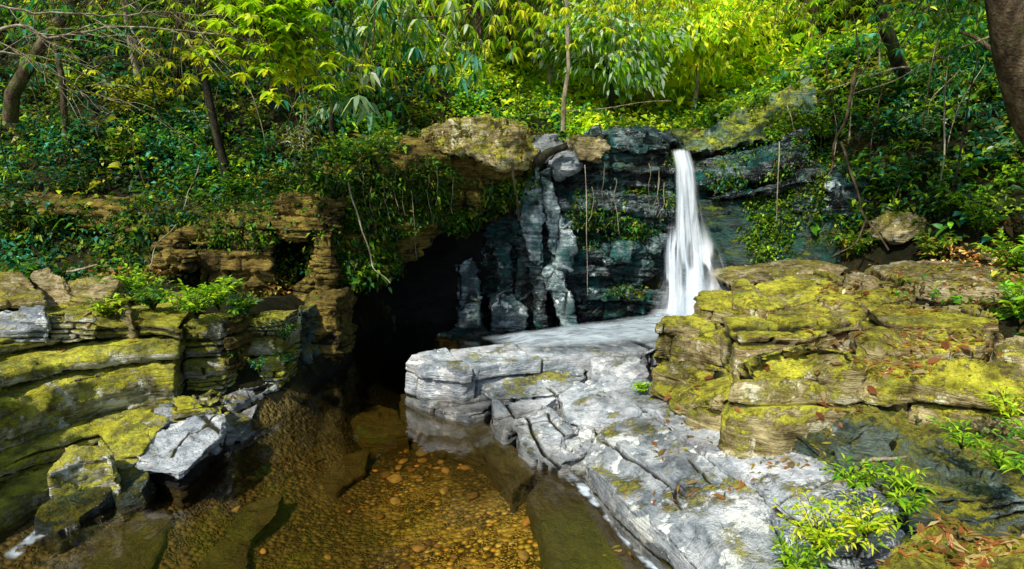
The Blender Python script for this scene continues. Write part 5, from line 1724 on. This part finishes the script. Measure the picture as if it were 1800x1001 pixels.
# big tree at the upper right
rt = hit(1830, 330, 3)
rb = Vector((5.95, 6.6, 2.1))
root = empty("tree", rb)
tag(root, "large dark trunk curving up at the upper right corner", "tree")
T = Tubes()
T.add([(5.95, 6.6, 2.0), py(1868, 300, 6.5), py(1812, 200, 6.35), py(1785, 100, 6.2), py(1768, 0, 6.1), py(1750, -160, 6.0), py(1700, -420, 6.0)], .20, .13, 12, .03)
T.build("trunk", M_BARK, root)
T = Tubes()
T.add(curve(py(1752, -150, 6.0), py(1500, -330, 7.5), 8, .1, .1), .05, .01, 6)
T.add(curve(py(1752, -150, 6.0), py(1950, -350, 6.5), 8, .1, .1), .05, .01, 6)
T.add(curve(py(1768, 10, 6.1), py(1640, -60, 6.8), 8, .1, .1), .03, .008, 6)
T.build("limb", M_BARK, root)
Lv = Leaves()
for i in range(34):
    c = np.array(tuple(py(random.uniform(1480, 1950), random.uniform(-420, -60), random.uniform(5.6, 8))))
    clump(Lv, c, .4, 36, .12, .05, pal([DEEP, MID, TEALG], 36), simple=True)
Lv.build("crown", root, M_LEAFM)

# leaning dark trunk and diagonal branches upper right
for pts, r0, r1, lab, mt in [
    ([(1590, 130, 9.4), (1560, 60, 9.0), (1535, -10, 8.8), (1510, -90, 8.6)], .09, .06, "dark leaning trunk crossing the top of the right slope", M_BARKD),
    ([(1790, 118, 7.4), (1700, 60, 7.8), (1610, 5, 8.2), (1540, -40, 8.4)], .028, .014, "straight thin pole-like stem slanting down to the big trunk", M_BARK),
    ([(1800, 40, 7.2), (1700, 80, 7.6), (1600, 130, 8.2), (1500, 165, 8.8)], .014, .006, "long pale twig crossing in front of the leaning trunk", M_BARKP),
    ([(1600, 118, 8.4), (1520, 135, 8.9), (1400, 165, 9.4)], .016, .007, "pale twig lying along the skyline of the slope", M_BARKP)]:
    vine([py(*p) for p in pts], r0, r1, lab, mt, name="branch", cat="branch", wob=.06)
b0 = [(1505, 120, 8.9), (1490, 210, 8.7), (1462, 280, 8.5), (1450, 320, 8.35)]
vine([py(*p) for p in b0], .026, .008, "woody root hanging down the right slope from the skyline", M_BARK, wob=.05)
vine([py(*p) for p in [(1478, 250, 8.6), (1505, 320, 8.3), (1520, 385, 8.1), (1562, 440, 7.9)]], .018, .012, "crooked vine branching off the hanging root to the ledge", M_BARK, wob=.05)
vine([py(*p) for p in [(1522, 388, 8.1), (1505, 430, 8.0), (1462, 452, 8.0)]], .014, .006, "short side shoot of the crooked vine", M_BARK, wob=.04)
vine([py(*p) for p in [(1390, 150, 9.4), (1384, 190, 9.2), (1398, 235, 9.1)]], .010, .005, "thin pale twig hooked over the smooth rock rib", M_BARKP, wob=.04)
vine([py(*p) for p in [(1370, 250, 9.2), (1368, 320, 9.0), (1365, 388, 9.0)]], .009, .005, "straight white root hanging over the pale wet shelf", M_BARKP, wob=.02)
vine([py(*p) for p in [(612, 320, 8.5), (632, 400, 8.4), (655, 470, 8.3), (686, 498, 8.25)]], .012, .007, "white bare liana dangling beside the cave mouth", M_BARKP, wob=.05)
vine([py(*p) for p in [(900, 285, 9.6), (905, 330, 9.6), (912, 385, 9.6)]], .022, .016, "tan stick-like root hanging over the dark recess", M_BARK, wob=.02)
vine([py(*p) for p in [(1028, 290, 9.7), (1030, 400, 9.6), (1033, 520, 9.5)]], .006, .004, "hair-thin root hanging down the black cliff", M_BARKP, wob=.03)
vine([py(*p) for p in [(350, 290, 8.5), (335, 330, 8.4), (322, 370, 8.3)]], .008, .005, "straight tan stalk slanting before the left cliff", M_BARKP, wob=.03)
vine([py(*p) for p in [(310, 395, 8.2), (275, 430, 8.1), (262, 470, 8.05)]], .010, .006, "arching dead stem beside the golden ledges", M_BARKP, wob=.04)
vine([py(*p) for p in [(118, 478, 8.4), (150, 472, 8.4), (172, 466, 8.4)]], .02, .012, "bleached stick lying behind the shelf boulders", M_BARKP, wob=.02, name="stick", cat="stick")
vine([py(*p) for p in [(942, 290, 9.8), (962, 268, 9.7), (998, 256, 9.7)]], .085, .055, "short black log leaning on the cliff brow", M_BARKD, wob=.03, name="log", cat="log")
vine([pz(*p) for p in [(1515, 812, .95), (1550, 806, .97), (1595, 803, 1.0)]], .014, .008, "bleached stick lying in front of the teal bed", M_BARKP, wob=.01, name="stick", cat="stick")
vine([pz(*p) for p in [(1440, 826, .86), (1480, 832, .88), (1520, 836, .9)]], .006, .004, "thin curved white twig among the front seedlings", M_BARKP, wob=.03, name="stick", cat="stick")
vine([py(*p) for p in [(1600, 498, 7.0), (1650, 500, 6.8), (1700, 508, 6.7)]], .016, .01, "grey stick on the leafy ledge", M_BARKP, wob=.02, name="stick", cat="stick")
vine([py(*p) for p in [(1180, 178, 12.5), (1060, 195, 12.3), (900, 205, 12.0)]], .008, .006, "thin liana sagging between the trees over the crest", M_BARKP, wob=.12)
# bare stems standing in the undergrowth
for i in range(46):
    u = random.uniform(0, 760) if i < 30 else random.uniform(1420, 1780)
    v = random.uniform(150, 370) if i < 30 else random.uniform(120, 400)
    b = hit(u, v, 6.5)
    h = random.uniform(.6, 2.0)
    vine([b + Vector((0, 0, -.05)), b + Vector((random.uniform(-.12, .12), -.1, h * .5)), b + Vector((random.uniform(-.4, .4), -.25, h))], random.uniform(.008, .018), .004,
         "thin bare stem standing in the hillside undergrowth", random.choice([M_BARKP, M_BARK, M_BARKD]), name="bare_stem", cat="stem", wob=.06, group="bare stems in the undergrowth")
for i in range(16):
    u = random.uniform(600, 900) if i < 9 else random.uniform(1040, 1180)
    v = random.uniform(270, 340)
    y = 8.9 + (u - 600) / 300 * 1.0 if i < 9 else 9.85
    y -= .25
    a = py(u, v, y)
    vine([a, a + Vector((random.uniform(-.05, .05), 0, -.3)), a + Vector((random.uniform(-.1, .1), -.02, -random.uniform(.5, 1.1)))], .005, .003,
         "thin pale rootlet hanging down the dark rock", M_BARKP, name="rootlet", cat="root", wob=.04, group="rootlets hanging over the rock")
# stump upper left
root = empty("tree", hit(20, 205))
tag(root, "thick tan trunk leaning at the left edge of the hillside", "tree")
T = Tubes()
T.add([py(18, 212, 9.4), py(22, 165, 9.3), py(48, 120, 9.2), py(72, 82, 9.1), py(110, 30, 9.0), py(160, -60, 9.0)], .10, .06, 10, .05)
T.build("trunk", M_BARK, root)
Lv = Leaves()
for i in range(14):
    c = np.array(tuple(py(random.uniform(60, 300), random.uniform(-190, -40), random.uniform(8.3, 9.5))))
    clump(Lv, c, .35, 30, .12, .05, pal([DEEP, TEALG], 30))
Lv.build("crown", root, M_LEAFM)

# bare twiggy branches overhead at the left
for k, (pts, r0, lab) in enumerate([
    ([(-60, 70, 5.8), (30, 45, 5.9), (120, 62, 6.1), (230, 48, 6.4), (380, 60, 6.8), (470, 78, 7.0)], .026, "long bare pale branch reaching right across the upper left"),
    ([(-60, 10, 5.6), (60, 25, 5.8), (180, 30, 6.2), (300, 22, 6.6), (420, 30, 6.9)], .020, "bare branch along the very top of the left side"),
    ([(-40, 100, 5.6), (40, 95, 5.8), (95, 130, 6.0), (150, 160, 6.2), (230, 185, 6.5)], .018, "drooping forked pale branch under the long one"),
    ([(130, 150, 6.2), (160, 200, 6.3), (172, 240, 6.4)], .012, "short hanging twig by the tan trunk"),
    ([(200, -10, 6.5), (330, 50, 6.7), (440, 120, 6.9), (500, 150, 7)], .014, "slanting brown branch among the lime leaves"),
    ([(860, -10, 7.6), (800, 20, 7.5), (720, 30, 7.4), (640, 15, 7.2)], .018, "arched twig holding the drooping leaves in the centre top"),
    ([(820, 95, 9.2), (790, 70, 9.1), (755, 55, 9.0), (700, 62, 8.9)], .020, "pale crooked branch among the drooping leaves"),
    ([(960, 20, 10), (955, 60, 10), (880, 55, 9.8), (830, 45, 9.6)], .020, "dark angled branch left of the thin pale trunk"),
    ([(1130, 85, 11), (1080, 92, 11), (1020, 105, 11), (990, 98, 11)], .014, "side branch of the slim pale-trunked tree")]):
    root = empty("branch", py(*pts[0]))
    tag(root, lab, "branch")
    W = [np.array(tuple(py(*p))) for p in pts]
    T = Tubes()
    P = [W[0]]
    for a, b_ in zip(W[:-1], W[1:]): P += list(curve(a, b_, 6, .0, .05)[1:])
    P = np.array(P)
    r0 *= .62
    T.add(P, r0, r0 * .35, 6)
    T.build("main_stem", M_BARKP if k in (0, 1, 2, 3, 6) else M_BARK, root)
    for j in range(3, len(P) - 1, 2 if k < 3 else 4):
        T = Tubes()
        q = P[j] + np.array([random.uniform(.1, .6), random.uniform(-.2, .3), random.uniform(-.55, .35)]) * (1 if k < 3 else .5)
        T.add(curve(P[j], q, 6, .03, .05), r0 * .35, .003, 4)
        T.add(curve(T.V[0][8], q + np.array([.2, 0, random.uniform(-.3, .2)]), 5, .02, .04), r0 * .2, .002, 4)
        T.build("twig", M_BARKP if k in (0, 1, 2, 3, 6) else M_BARK, root)

# lime palmate leaves, upper left centre
for k, (uv, y, n, lab, pl) in enumerate([
    ((490, 30), 6.6, 60, "lime star-leaved sapling spray at the top left of centre", [BRIGHT]),
    ((520, 115), 6.8, 60, "lower lime star-leaved spray glowing in the sun", [BRIGHT, YELL]),
    ((430, 110), 7.2, 30, "yellow-green spray left of the lime ones", [BRIGHT, OLIVE]),
    ((570, 20), 7.4, 20, "lime twig tip touching the drooping leaves", [BRIGHT, MID])]):
    c = py(uv[0], uv[1], y)
    tips = [c + Vector((random.gauss(0, .30), random.gauss(0, .2), random.gauss(0, .17))) for _ in range(n)]
    sapling_hand(py(340 + 20 * k, -80, y - .3), tips, pl, lab, L=.13, W=.058, nhand=7, down=.12, r0=.016)
# drooping hands, centre top
for k, (uv, y, n, lab, pl, sc) in enumerate([
    ((625, 165), 7.0, 4, "two big pale drooping leaf hands beside the lime spray", [PALE_GLARE], 1.25),
    ((590, 60), 7.4, 22, "spray of silvery drooping leaves right of the lime spray", [PALE_GLARE, TEALG], 1.0),
    ((665, 60), 7.8, 20, "spray of drooping leaves with yellow tips", [PALE_GLARE, YELL, MID], 1.0),
    ((700, 10), 7.6, 16, "drooping leaf spray along the very top", [PALE_GLARE, BRIGHT], 1.0),
    ((790, 20), 8.0, 18, "yellow and white drooping leaves above the recess", [YELL, PALE_GLARE, BRIGHT], 1.0),
    ((800, 115), 7.8, 8, "lowest hanging bunch of lance leaves in the centre top", [BRIGHT, TEALG, PALE_GLARE], 1.15),
    ((700, 120), 8.4, 14, "shaded drooping leaves under the yellow-tipped spray", [TEALG, MID], .9),
    ((870, 60), 9.0, 14, "small drooping spray beside the dark angled branch", [MID, YELL], .9),
    ((560, 150), 8.2, 12, "bluish lance-leaved sapling behind the two big hands", [TEALG, PALE_GLARE], .9)]):
    c = py(uv[0], uv[1], y)
    sp = .14 if n < 9 else .40
    tips = [c + Vector((random.gauss(0, sp), random.gauss(0, .25), random.gauss(0, sp * .6))) for _ in range(n)]
    sapling_hand(py(uv[0] + 60, -120, y + .3), tips, pl, lab, L=.19 * sc, W=.048 * sc, nhand=6, down=.9, r0=.014)

for k, (uv, y, n, lab, pl, sc, sp) in enumerate([
    ((60, 40), 7.4, 26, "teal leafy spray over the bare branches in the corner", [TEALG, MID], .8, .5),
    ((200, 70), 7.6, 26, "fine green spray between the bare branches", [MID, OLIVE], .75, .5),
    ((330, 40), 7.8, 26, "olive spray left of the lime leaves", [OLIVE, BRIGHT], .75, .4),
    ((280, 140), 8.2, 20, "golden round-leaved spray over the left hillside", [OLIVE, YELL], .7, .35),
    ((950, 30), 9.2, 26, "yellow-green spray behind the dark angled branch", [YELL, BRIGHT], .8, .5),
    ((1080, 20), 9.5, 34, "yellow leaf spray hanging over the ravine", [YELL, BRIGHT], .75, .55),
    ((1200, 10), 9.5, 34, "second yellow leaf spray, nearer the top right", [YELL, BRIGHT], .75, .55),
    ((1330, 20), 9.0, 30, "lime leaf spray above the slope's skyline", [BRIGHT, YELL], .75, .5),
    ((1440, 40), 8.6, 30, "olive-green spray before the leaning dark trunk", [MID, BRIGHT], .75, .45),
    ((1620, 40), 7.6, 26, "dark green spray between leaning trunk and big trunk", [MID, TEALG], .8, .45),
    ((1700, 20), 7.0, 22, "teal spray touching the big trunk", [TEALG, MID], .8, .35)]):
    c = py(uv[0], uv[1], y)
    tips = [c + Vector((random.gauss(0, sp), random.gauss(0, .3), random.gauss(0, sp * .5))) for _ in range(n)]
    sapling_hand(py(uv[0] + 60, -160, y + .3), tips, pl, lab, L=.15 * sc, W=.045 * sc, nhand=7, down=.5, r0=.012)

# ---------------- shrubs and saplings on the left hillside
lp = [(30, 560 - 270, .5, [OLIVE, BRIGHT], "spiky yellowish plant at the far left of the hillside", 'tuft'),
      (60, 240, .55, [DEEP, TEALG], "dark shrub below the tan trunk", 's'),
      (150, 235, .5, [TEALG, DEEP], "bluish shrub between the tan trunk and the golden bush", 's'),
      (215, 195, .55, [OLIVE, YELL], "golden-leaved bush on the left hillside", 's'),
      (275, 180, .5, [OLIVE, YELL], "second golden-leaved bush, touching the lime spray's shade", 's'),
      (330, 215, .5, [TEALG, DEEP], "blue-green shrub right of the golden bushes", 's'),
      (120, 330, .5, [DEEP, TEALG], "glossy dark shrub in the black shade at left", 's'),
      (30, 340, .5, [DEEP, TEALG], "small-leaved shrub at the left edge above the shelf boulders", 's'),
      (220, 275, .45, [OLIVE, MID], "round-leaved shrub under the golden bushes", 's'),
      (280, 265, .45, [TEALG, MID], "row-leaved teal shrub left of the dark trunk", 's'),
      (350, 300, .45, [MID, TEALG], "shrub at the foot of the dark leaning trunk", 's'),
      (370, 230, .5, [TEALG, PALE_GLARE], "pale-tipped shrub left of the leaning trunk", 's'),
      (450, 215, .55, [OLIVE, MID], "fine-leaved olive shrub right of the leaning trunk", 's'),
      (455, 265, .5, [TEALG, MID], "feathery teal shrub below the olive one", 's'),
      (520, 260, .5, [PALE_GLARE, OLIVE], "pale bamboo-like shrub above the corner column", 'b'),
      (560, 215, .5, [PALE_GLARE, MID], "pale drooping shrub above the bamboo-like one", 'b'),
      (490, 320, .4, [OLIVE, DEEP], "dry-looking shrub on the edge of the golden panel", 's'),
      (420, 340, .35, [MID, DEEP], "low shrub at the lip of the golden panel", 's'),
      (200, 355, .4, [BRIGHT, MID], "flat bright green fern in the black shade", 'f'),
      (620, 240, .5, [MID, DEEP], "leafy shrub left of the brown brow", 's'),
      (680, 250, .5, [MID, OLIVE], "light shrub over the cave mouth", 's'),
      (700, 180, .5, [DEEP, TEALG], "deep green shrub behind the light one", 's'),
      (620, 300, .4, [MID, DEEP], "shrub where the white liana begins", 's'),
      (740, 205, .4, [OLIVE, MID], "small shrub touching the brown brow", 's'),
      (560, 300, .4, [TEALG, MID], "teal sapling at the head of the corner column", 's'),
      (100, 400, .35, [DEEP, OLIVE], "straggly shrub over the golden wall at left", 's'),
      (380, 150, .6, [DEEP, TEALG, MID], "tall dark shrub behind the lime spray", 's'),
      (300, 120, .6, [DEEP, MID], "tall black-green shrub behind the bare branches", 's'),
      (60, 160, .5, [TEALG, DEEP], "teal shrub right beside the tan trunk", 's'),
      (660, 330, .35, [MID, OLIVE], "hanging shrub clinging over the cave", 's')]
for u, v, s, pl, lab, kind in lp:
    b = hit(u, v + 30, 6.5)
    b.y -= .05
    if kind == 'tuft':
        tuft(b, .2, 40, BRIGHT, lab, L=.5, W=.03)
    elif kind == 'b':
        shrub(b, s * 1.2, s * .8, pl, lab, nst=12, per=14, L=.16, W=.028, droop=.6, cat="shrub", bark=M_BARKP)
    elif kind == 'f':
        shrub(b, s * .5, s, pl, lab, nst=10, per=16, L=.07, W=.03, cat="fern", name="fern", droop=.2)
    else:
        shrub(b, s * 1.25, s * .85, pl, lab, nst=13, per=15, L=.115, W=.048, droop=.35)

# shelf plants
for u, v, s, lab, pl in [(345, 560, .36, "bushy fresh green plant on the left shelf", [BRIGHT, MID]), (385, 545, .30, "second fresh green plant, right of the bushy one", [BRIGHT, MID]),
                         (235, 525, .34, "darker fern-like plant on the left shelf", [MID, BRIGHT]), (190, 560, .20, "sprawling yellowish plant at the edge of the rounded ledge", [BRIGHT, OLIVE]),
                         (270, 545, .26, "small plant between the two shelf bushes", [MID, DEEP]), (430, 555, .18, "little dark plant above the golden column", [MID, DEEP])]:
    shrub(pz(u, v, 1.12), s, s * 1.1, pl, lab, nst=20, per=16, L=.085, W=.030, cat="plant", name="plant", droop=.25)
for u, v, z, s, lab in [(410, 640, .55, .18, "trailing green plant on the narrow golden column"), (455, 655, .5, .16, "small trailing plant on the stacked blocks"), (500, 600, .75, .2, "leafy plant rooted between stacked blocks and pier"),
                        (505, 640, .45, .15, "tiny plant near the water by the stacked blocks")]:
    shrub(pz(u, v, z), s, s, [MID, TEALG], lab, nst=9, per=10, L=.05, W=.022, cat="plant", name="plant", droop=.5)

# ---------------- plants on the right slope
rp = [(1260, 200, .4, [MID, OLIVE], "low shrub where the rock rib meets the crest", 's'),
      (1440, 300, .5, [MID, DEEP], "lush shrub beside the hanging root", 's'),
      (1400, 350, .45, [MID, OLIVE], "olive shrub above the mossy wall", 's'),
      (1450, 390, .45, [MID, TEALG], "layered-leaf shrub left of the crooked vine", 's'),
      (1570, 330, .5, [TEALG, MID], "glossy shrub right of the crooked vine", 's'),
      (1540, 250, .55, [TEALG, DEEP], "dark glossy shrub in the middle of the slope", 's'),
      (1620, 240, .55, [TEALG, PALE_GLARE], "shiny teal shrub under the leaning trunk", 's'),
      (1690, 320, .5, [TEALG, BRIGHT], "broad-leaved teal plant on the right slope", 'w'),
      (1740, 285, .5, [TEALG, PALE_GLARE], "second broad-leaved teal plant, below the big trunk", 'w'),
      (1650, 370, .45, [MID, DEEP], "shrub above the split tan boulder", 's'),
      (1720, 400, .5, [MID, BRIGHT], "feather-leaved shrub at the right above the long ledge", 's'),
      (1400, 440, .35, [BRIGHT, MID], "bright little shrub at the foot of the mossy wall", 's'),
      (1370, 465, .3, [MID, BRIGHT], "bright low plant behind the tan ledge stone", 's'),
      (1500, 440, .35, [MID, OLIVE], "low plant at the lower end of the crooked vine", 's'),
      (1640, 440, .35, [OLIVE, MID], "low plant right of the split tan boulder", 's'),
      (1760, 180, .5, [BRIGHT, TEALG], "shrub half hidden by the big trunk", 's'),
      (1580, 160, .5, [MID, TEALG], "grassy shrub at the base of the leaning trunk", 'b'),
      (1660, 170, .5, [MID, TEALG], "arching bamboo-like clump near the slope's top", 'b'),
      (1690, 110, .5, [MID, TEALG], "second bamboo-like clump beside the big trunk", 'b'),
      (1500, 200, .45, [MID, DEEP], "shrub on the skyline by the hanging root's top", 's'),
      (1780, 460, .4, [MID, BRIGHT], "light green shrub at the far right over the ledge", 's'),
      (1330, 240, .3, [MID, OLIVE], "small plant growing out of the smooth rock rib", 's'),
      (1790, 560, .35, [BRIGHT, MID], "arching pale green plant at the far right terraces", 's')]
for u, v, s, pl, lab, kind in rp:
    b = hit(u, v + 25, 5.0)
    if kind == 'w':
        shrub(b, s * 1.1, s * .8, pl, lab, nst=9, per=9, L=.16, W=.085, droop=.3, cat="plant", name="plant")
    elif kind == 'b':
        shrub(b, s * 1.2, s * .9, pl, lab, nst=16, per=12, L=.22, W=.022, droop=.6)
    else:
        shrub(b, s * 1.1, s * .9, pl, lab, nst=14, per=15, L=.115, W=.045, droop=.35)
for u, v, y, lab in [(1660, 190, 8.0, "tuft of long arching blades on the upper right slope"), (1700, 230, 7.4, "larger tuft of arching blades left of the big trunk"), (1620, 150, 8.6, "thin bladed tuft high on the slope")]:
    b = hit(u, v, 5.0)
    tuft(b + Vector((0, 0, .1)), .15, 34, TEALG, lab, L=.6, W=.022)

# seedlings in the right foreground
fr = [(1440, 970, .62, .24, 22, "big clump of lime bamboo-leaved seedlings at the bottom", [BRIGHT, YELL]),
      (1520, 945, .72, .20, 18, "second clump of lime seedlings, upper right of the big one", [BRIGHT, YELL]),
      (1400, 1010, .5, .18, 14, "lime seedlings at the bottom frame edge by the lichen slab", [BRIGHT, MID]),
      (1500, 860, .85, .15, 9, "loose green seedlings in front of the teal bed", [BRIGHT, MID]),
      (1580, 868, .9, .16, 9, "seedlings with narrow leaves right of the loose ones", [BRIGHT, MID]),
      (1600, 900, .92, .10, 6, "tiny seedlings beside the corner boulder", [MID, BRIGHT]),
      (1690, 790, 1.0, .16, 8, "bright seedlings before the shaded teal rock", [BRIGHT, MID]),
      (1770, 740, 1.1, .20, 10, "bright broad seedlings at the right edge before the biggest block", [BRIGHT, YELL]),
      (1760, 830, 1.05, .18, 9, "mid green seedlings low at the right edge", [BRIGHT, MID]),
      (1810, 790, 1.1, .18, 9, "seedlings cut by the right frame edge", [BRIGHT, MID]),
      (1130, 690, .45, .10, 12, "small fern-like cushion at the foot of the low mossy boulder", [MID, BRIGHT]),
      (1245, 600, .72, .10, 9, "tiny plant on the face of the mossy ledge boulder", [MID, OLIVE]),
      (1790, 540, 1.35, .18, 9, "pale seedlings at the right end of the terraces", [BRIGHT, PALE_GLARE])]
for u, v, z, s, n, lab, pl in fr:
    shrub(pz(u, v, z), s * .9, s * 1.15, pl, lab, nst=int(n * 1.4), per=11, L=.068 if v > 700 and u > 1300 else .05, W=.017 if v > 700 and u > 1300 else .02, cat="seedlings", name="seedling_clump", droop=.3, stem=.003)

# ---------------- fallen leaves and litter on the right terraces
FL = []
for i in range(6):
    Lv = Leaves()
    Lv.add(np.zeros((1, 3)) - np.array([[.5, 0, 0]]), np.array([[1.0, .05, .05]]), np.array([[0, 0, 1.0]]), 1.0, .46, np.array([[(.42, .17, .06), (.5, .36, .17), (.30, .10, .04), (.55, .42, .24), (.36, .24, .10), (.5, .24, .08)][i]]), .08, .16)
    me = np_mesh("fallen_leaf", np.concatenate(Lv.V), [np.concatenate(Lv.F3), np.concatenate(Lv.F4)], True, {"col": np.concatenate(Lv.C)})
    me.materials.append(M_LEAFM)
    FL.append(me)
bpy.context.view_layer.update()
DG = bpy.context.evaluated_depsgraph_get()


def drop(x, y, z0=6.0):
    ok, loc, nrm, idx, ob, mt = SC.ray_cast(DG, Vector((x, y, z0)), Vector((0, 0, -1)))
    return (loc, nrm, ob) if ok else (None, None, None)


zones = [((1380, 500), (1800, 545), 1.3, 60), ((1430, 565), (1760, 640), 1.3, 90), ((1600, 880), (1800, 1001), 1.0, 60), ((1150, 700), (1500, 850), .55, 30), ((1480, 470), (1800, 500), 1.5, 30), ((60, 560), (420, 590), 1.1, 16)]
cnt = 0
for (u0, v0), (u1, v1), zz, n in zones:
    for i in range(n):
        p = pz(random.uniform(u0, u1), random.uniform(v0, v1), zz)
        loc, nrm, ob = drop(p.x, p.y, 2.4)
        if loc is None or nrm.z < .55 or "leaf" in ob.name or "crown" in ob.name or "foliage" in ob.name: continue
        o = bpy.data.objects.new("fallen_leaf", random.choice(FL))
        s = random.uniform(.05, .12) * (1.0 if v0 < 800 else .42)
        o.scale = (s, s, s)
        q = nrm.to_track_quat('Z', 'X')
        o.rotation_mode = 'QUATERNION'
        from mathutils import Quaternion
        o.rotation_quaternion = q @ Quaternion((0, 0, 1), random.uniform(0, 6.28)) @ Quaternion((0, 1, 0), random.uniform(-.3, .3))
        o.location = loc + nrm * .008
        COL.objects.link(o)
        tag(o, "dry brown fallen leaf lying on mossy rock", "leaf", "fallen leaves on the rocks")
        cnt += 1
print("fallen leaves", cnt)
# fine litter
P, Nn = [], []
for (u0, v0), (u1, v1), zz, n in zones[:5]:
    for i in range(n * 14):
        p = pz(random.gauss((u0 + u1) / 2, (u1 - u0) / 3.2), random.uniform(v0, v1), zz)
        if fbm(np.array([[p.x * 2, p.y * 3, 0]]), 2, 4)[0] < -.1: continue
        loc, nrm, ob = drop(p.x, p.y, 2.4)
        if loc is None or nrm.z < .6 or any(k in ob.name for k in ("leaf", "crown", "foliage")): continue
        P.append(tuple(loc + nrm * .006)); Nn.append(tuple(nrm))
P, Nn = np.array(P), np.array(Nn)
Lv = Leaves()
D = RNG.normal(size=P.shape); D -= (D * Nn).sum(1)[:, None] * Nn
Lv.add(P, D, Nn, 0.055 * (.5 + RNG.random(len(P))), .018 * (.5 + RNG.random(len(P))), pal([DRY, DRY, OLIVE], len(P)), 0, simple=True)
tag(Lv.build("leaf_litter", None, M_LEAFM), kind="stuff")
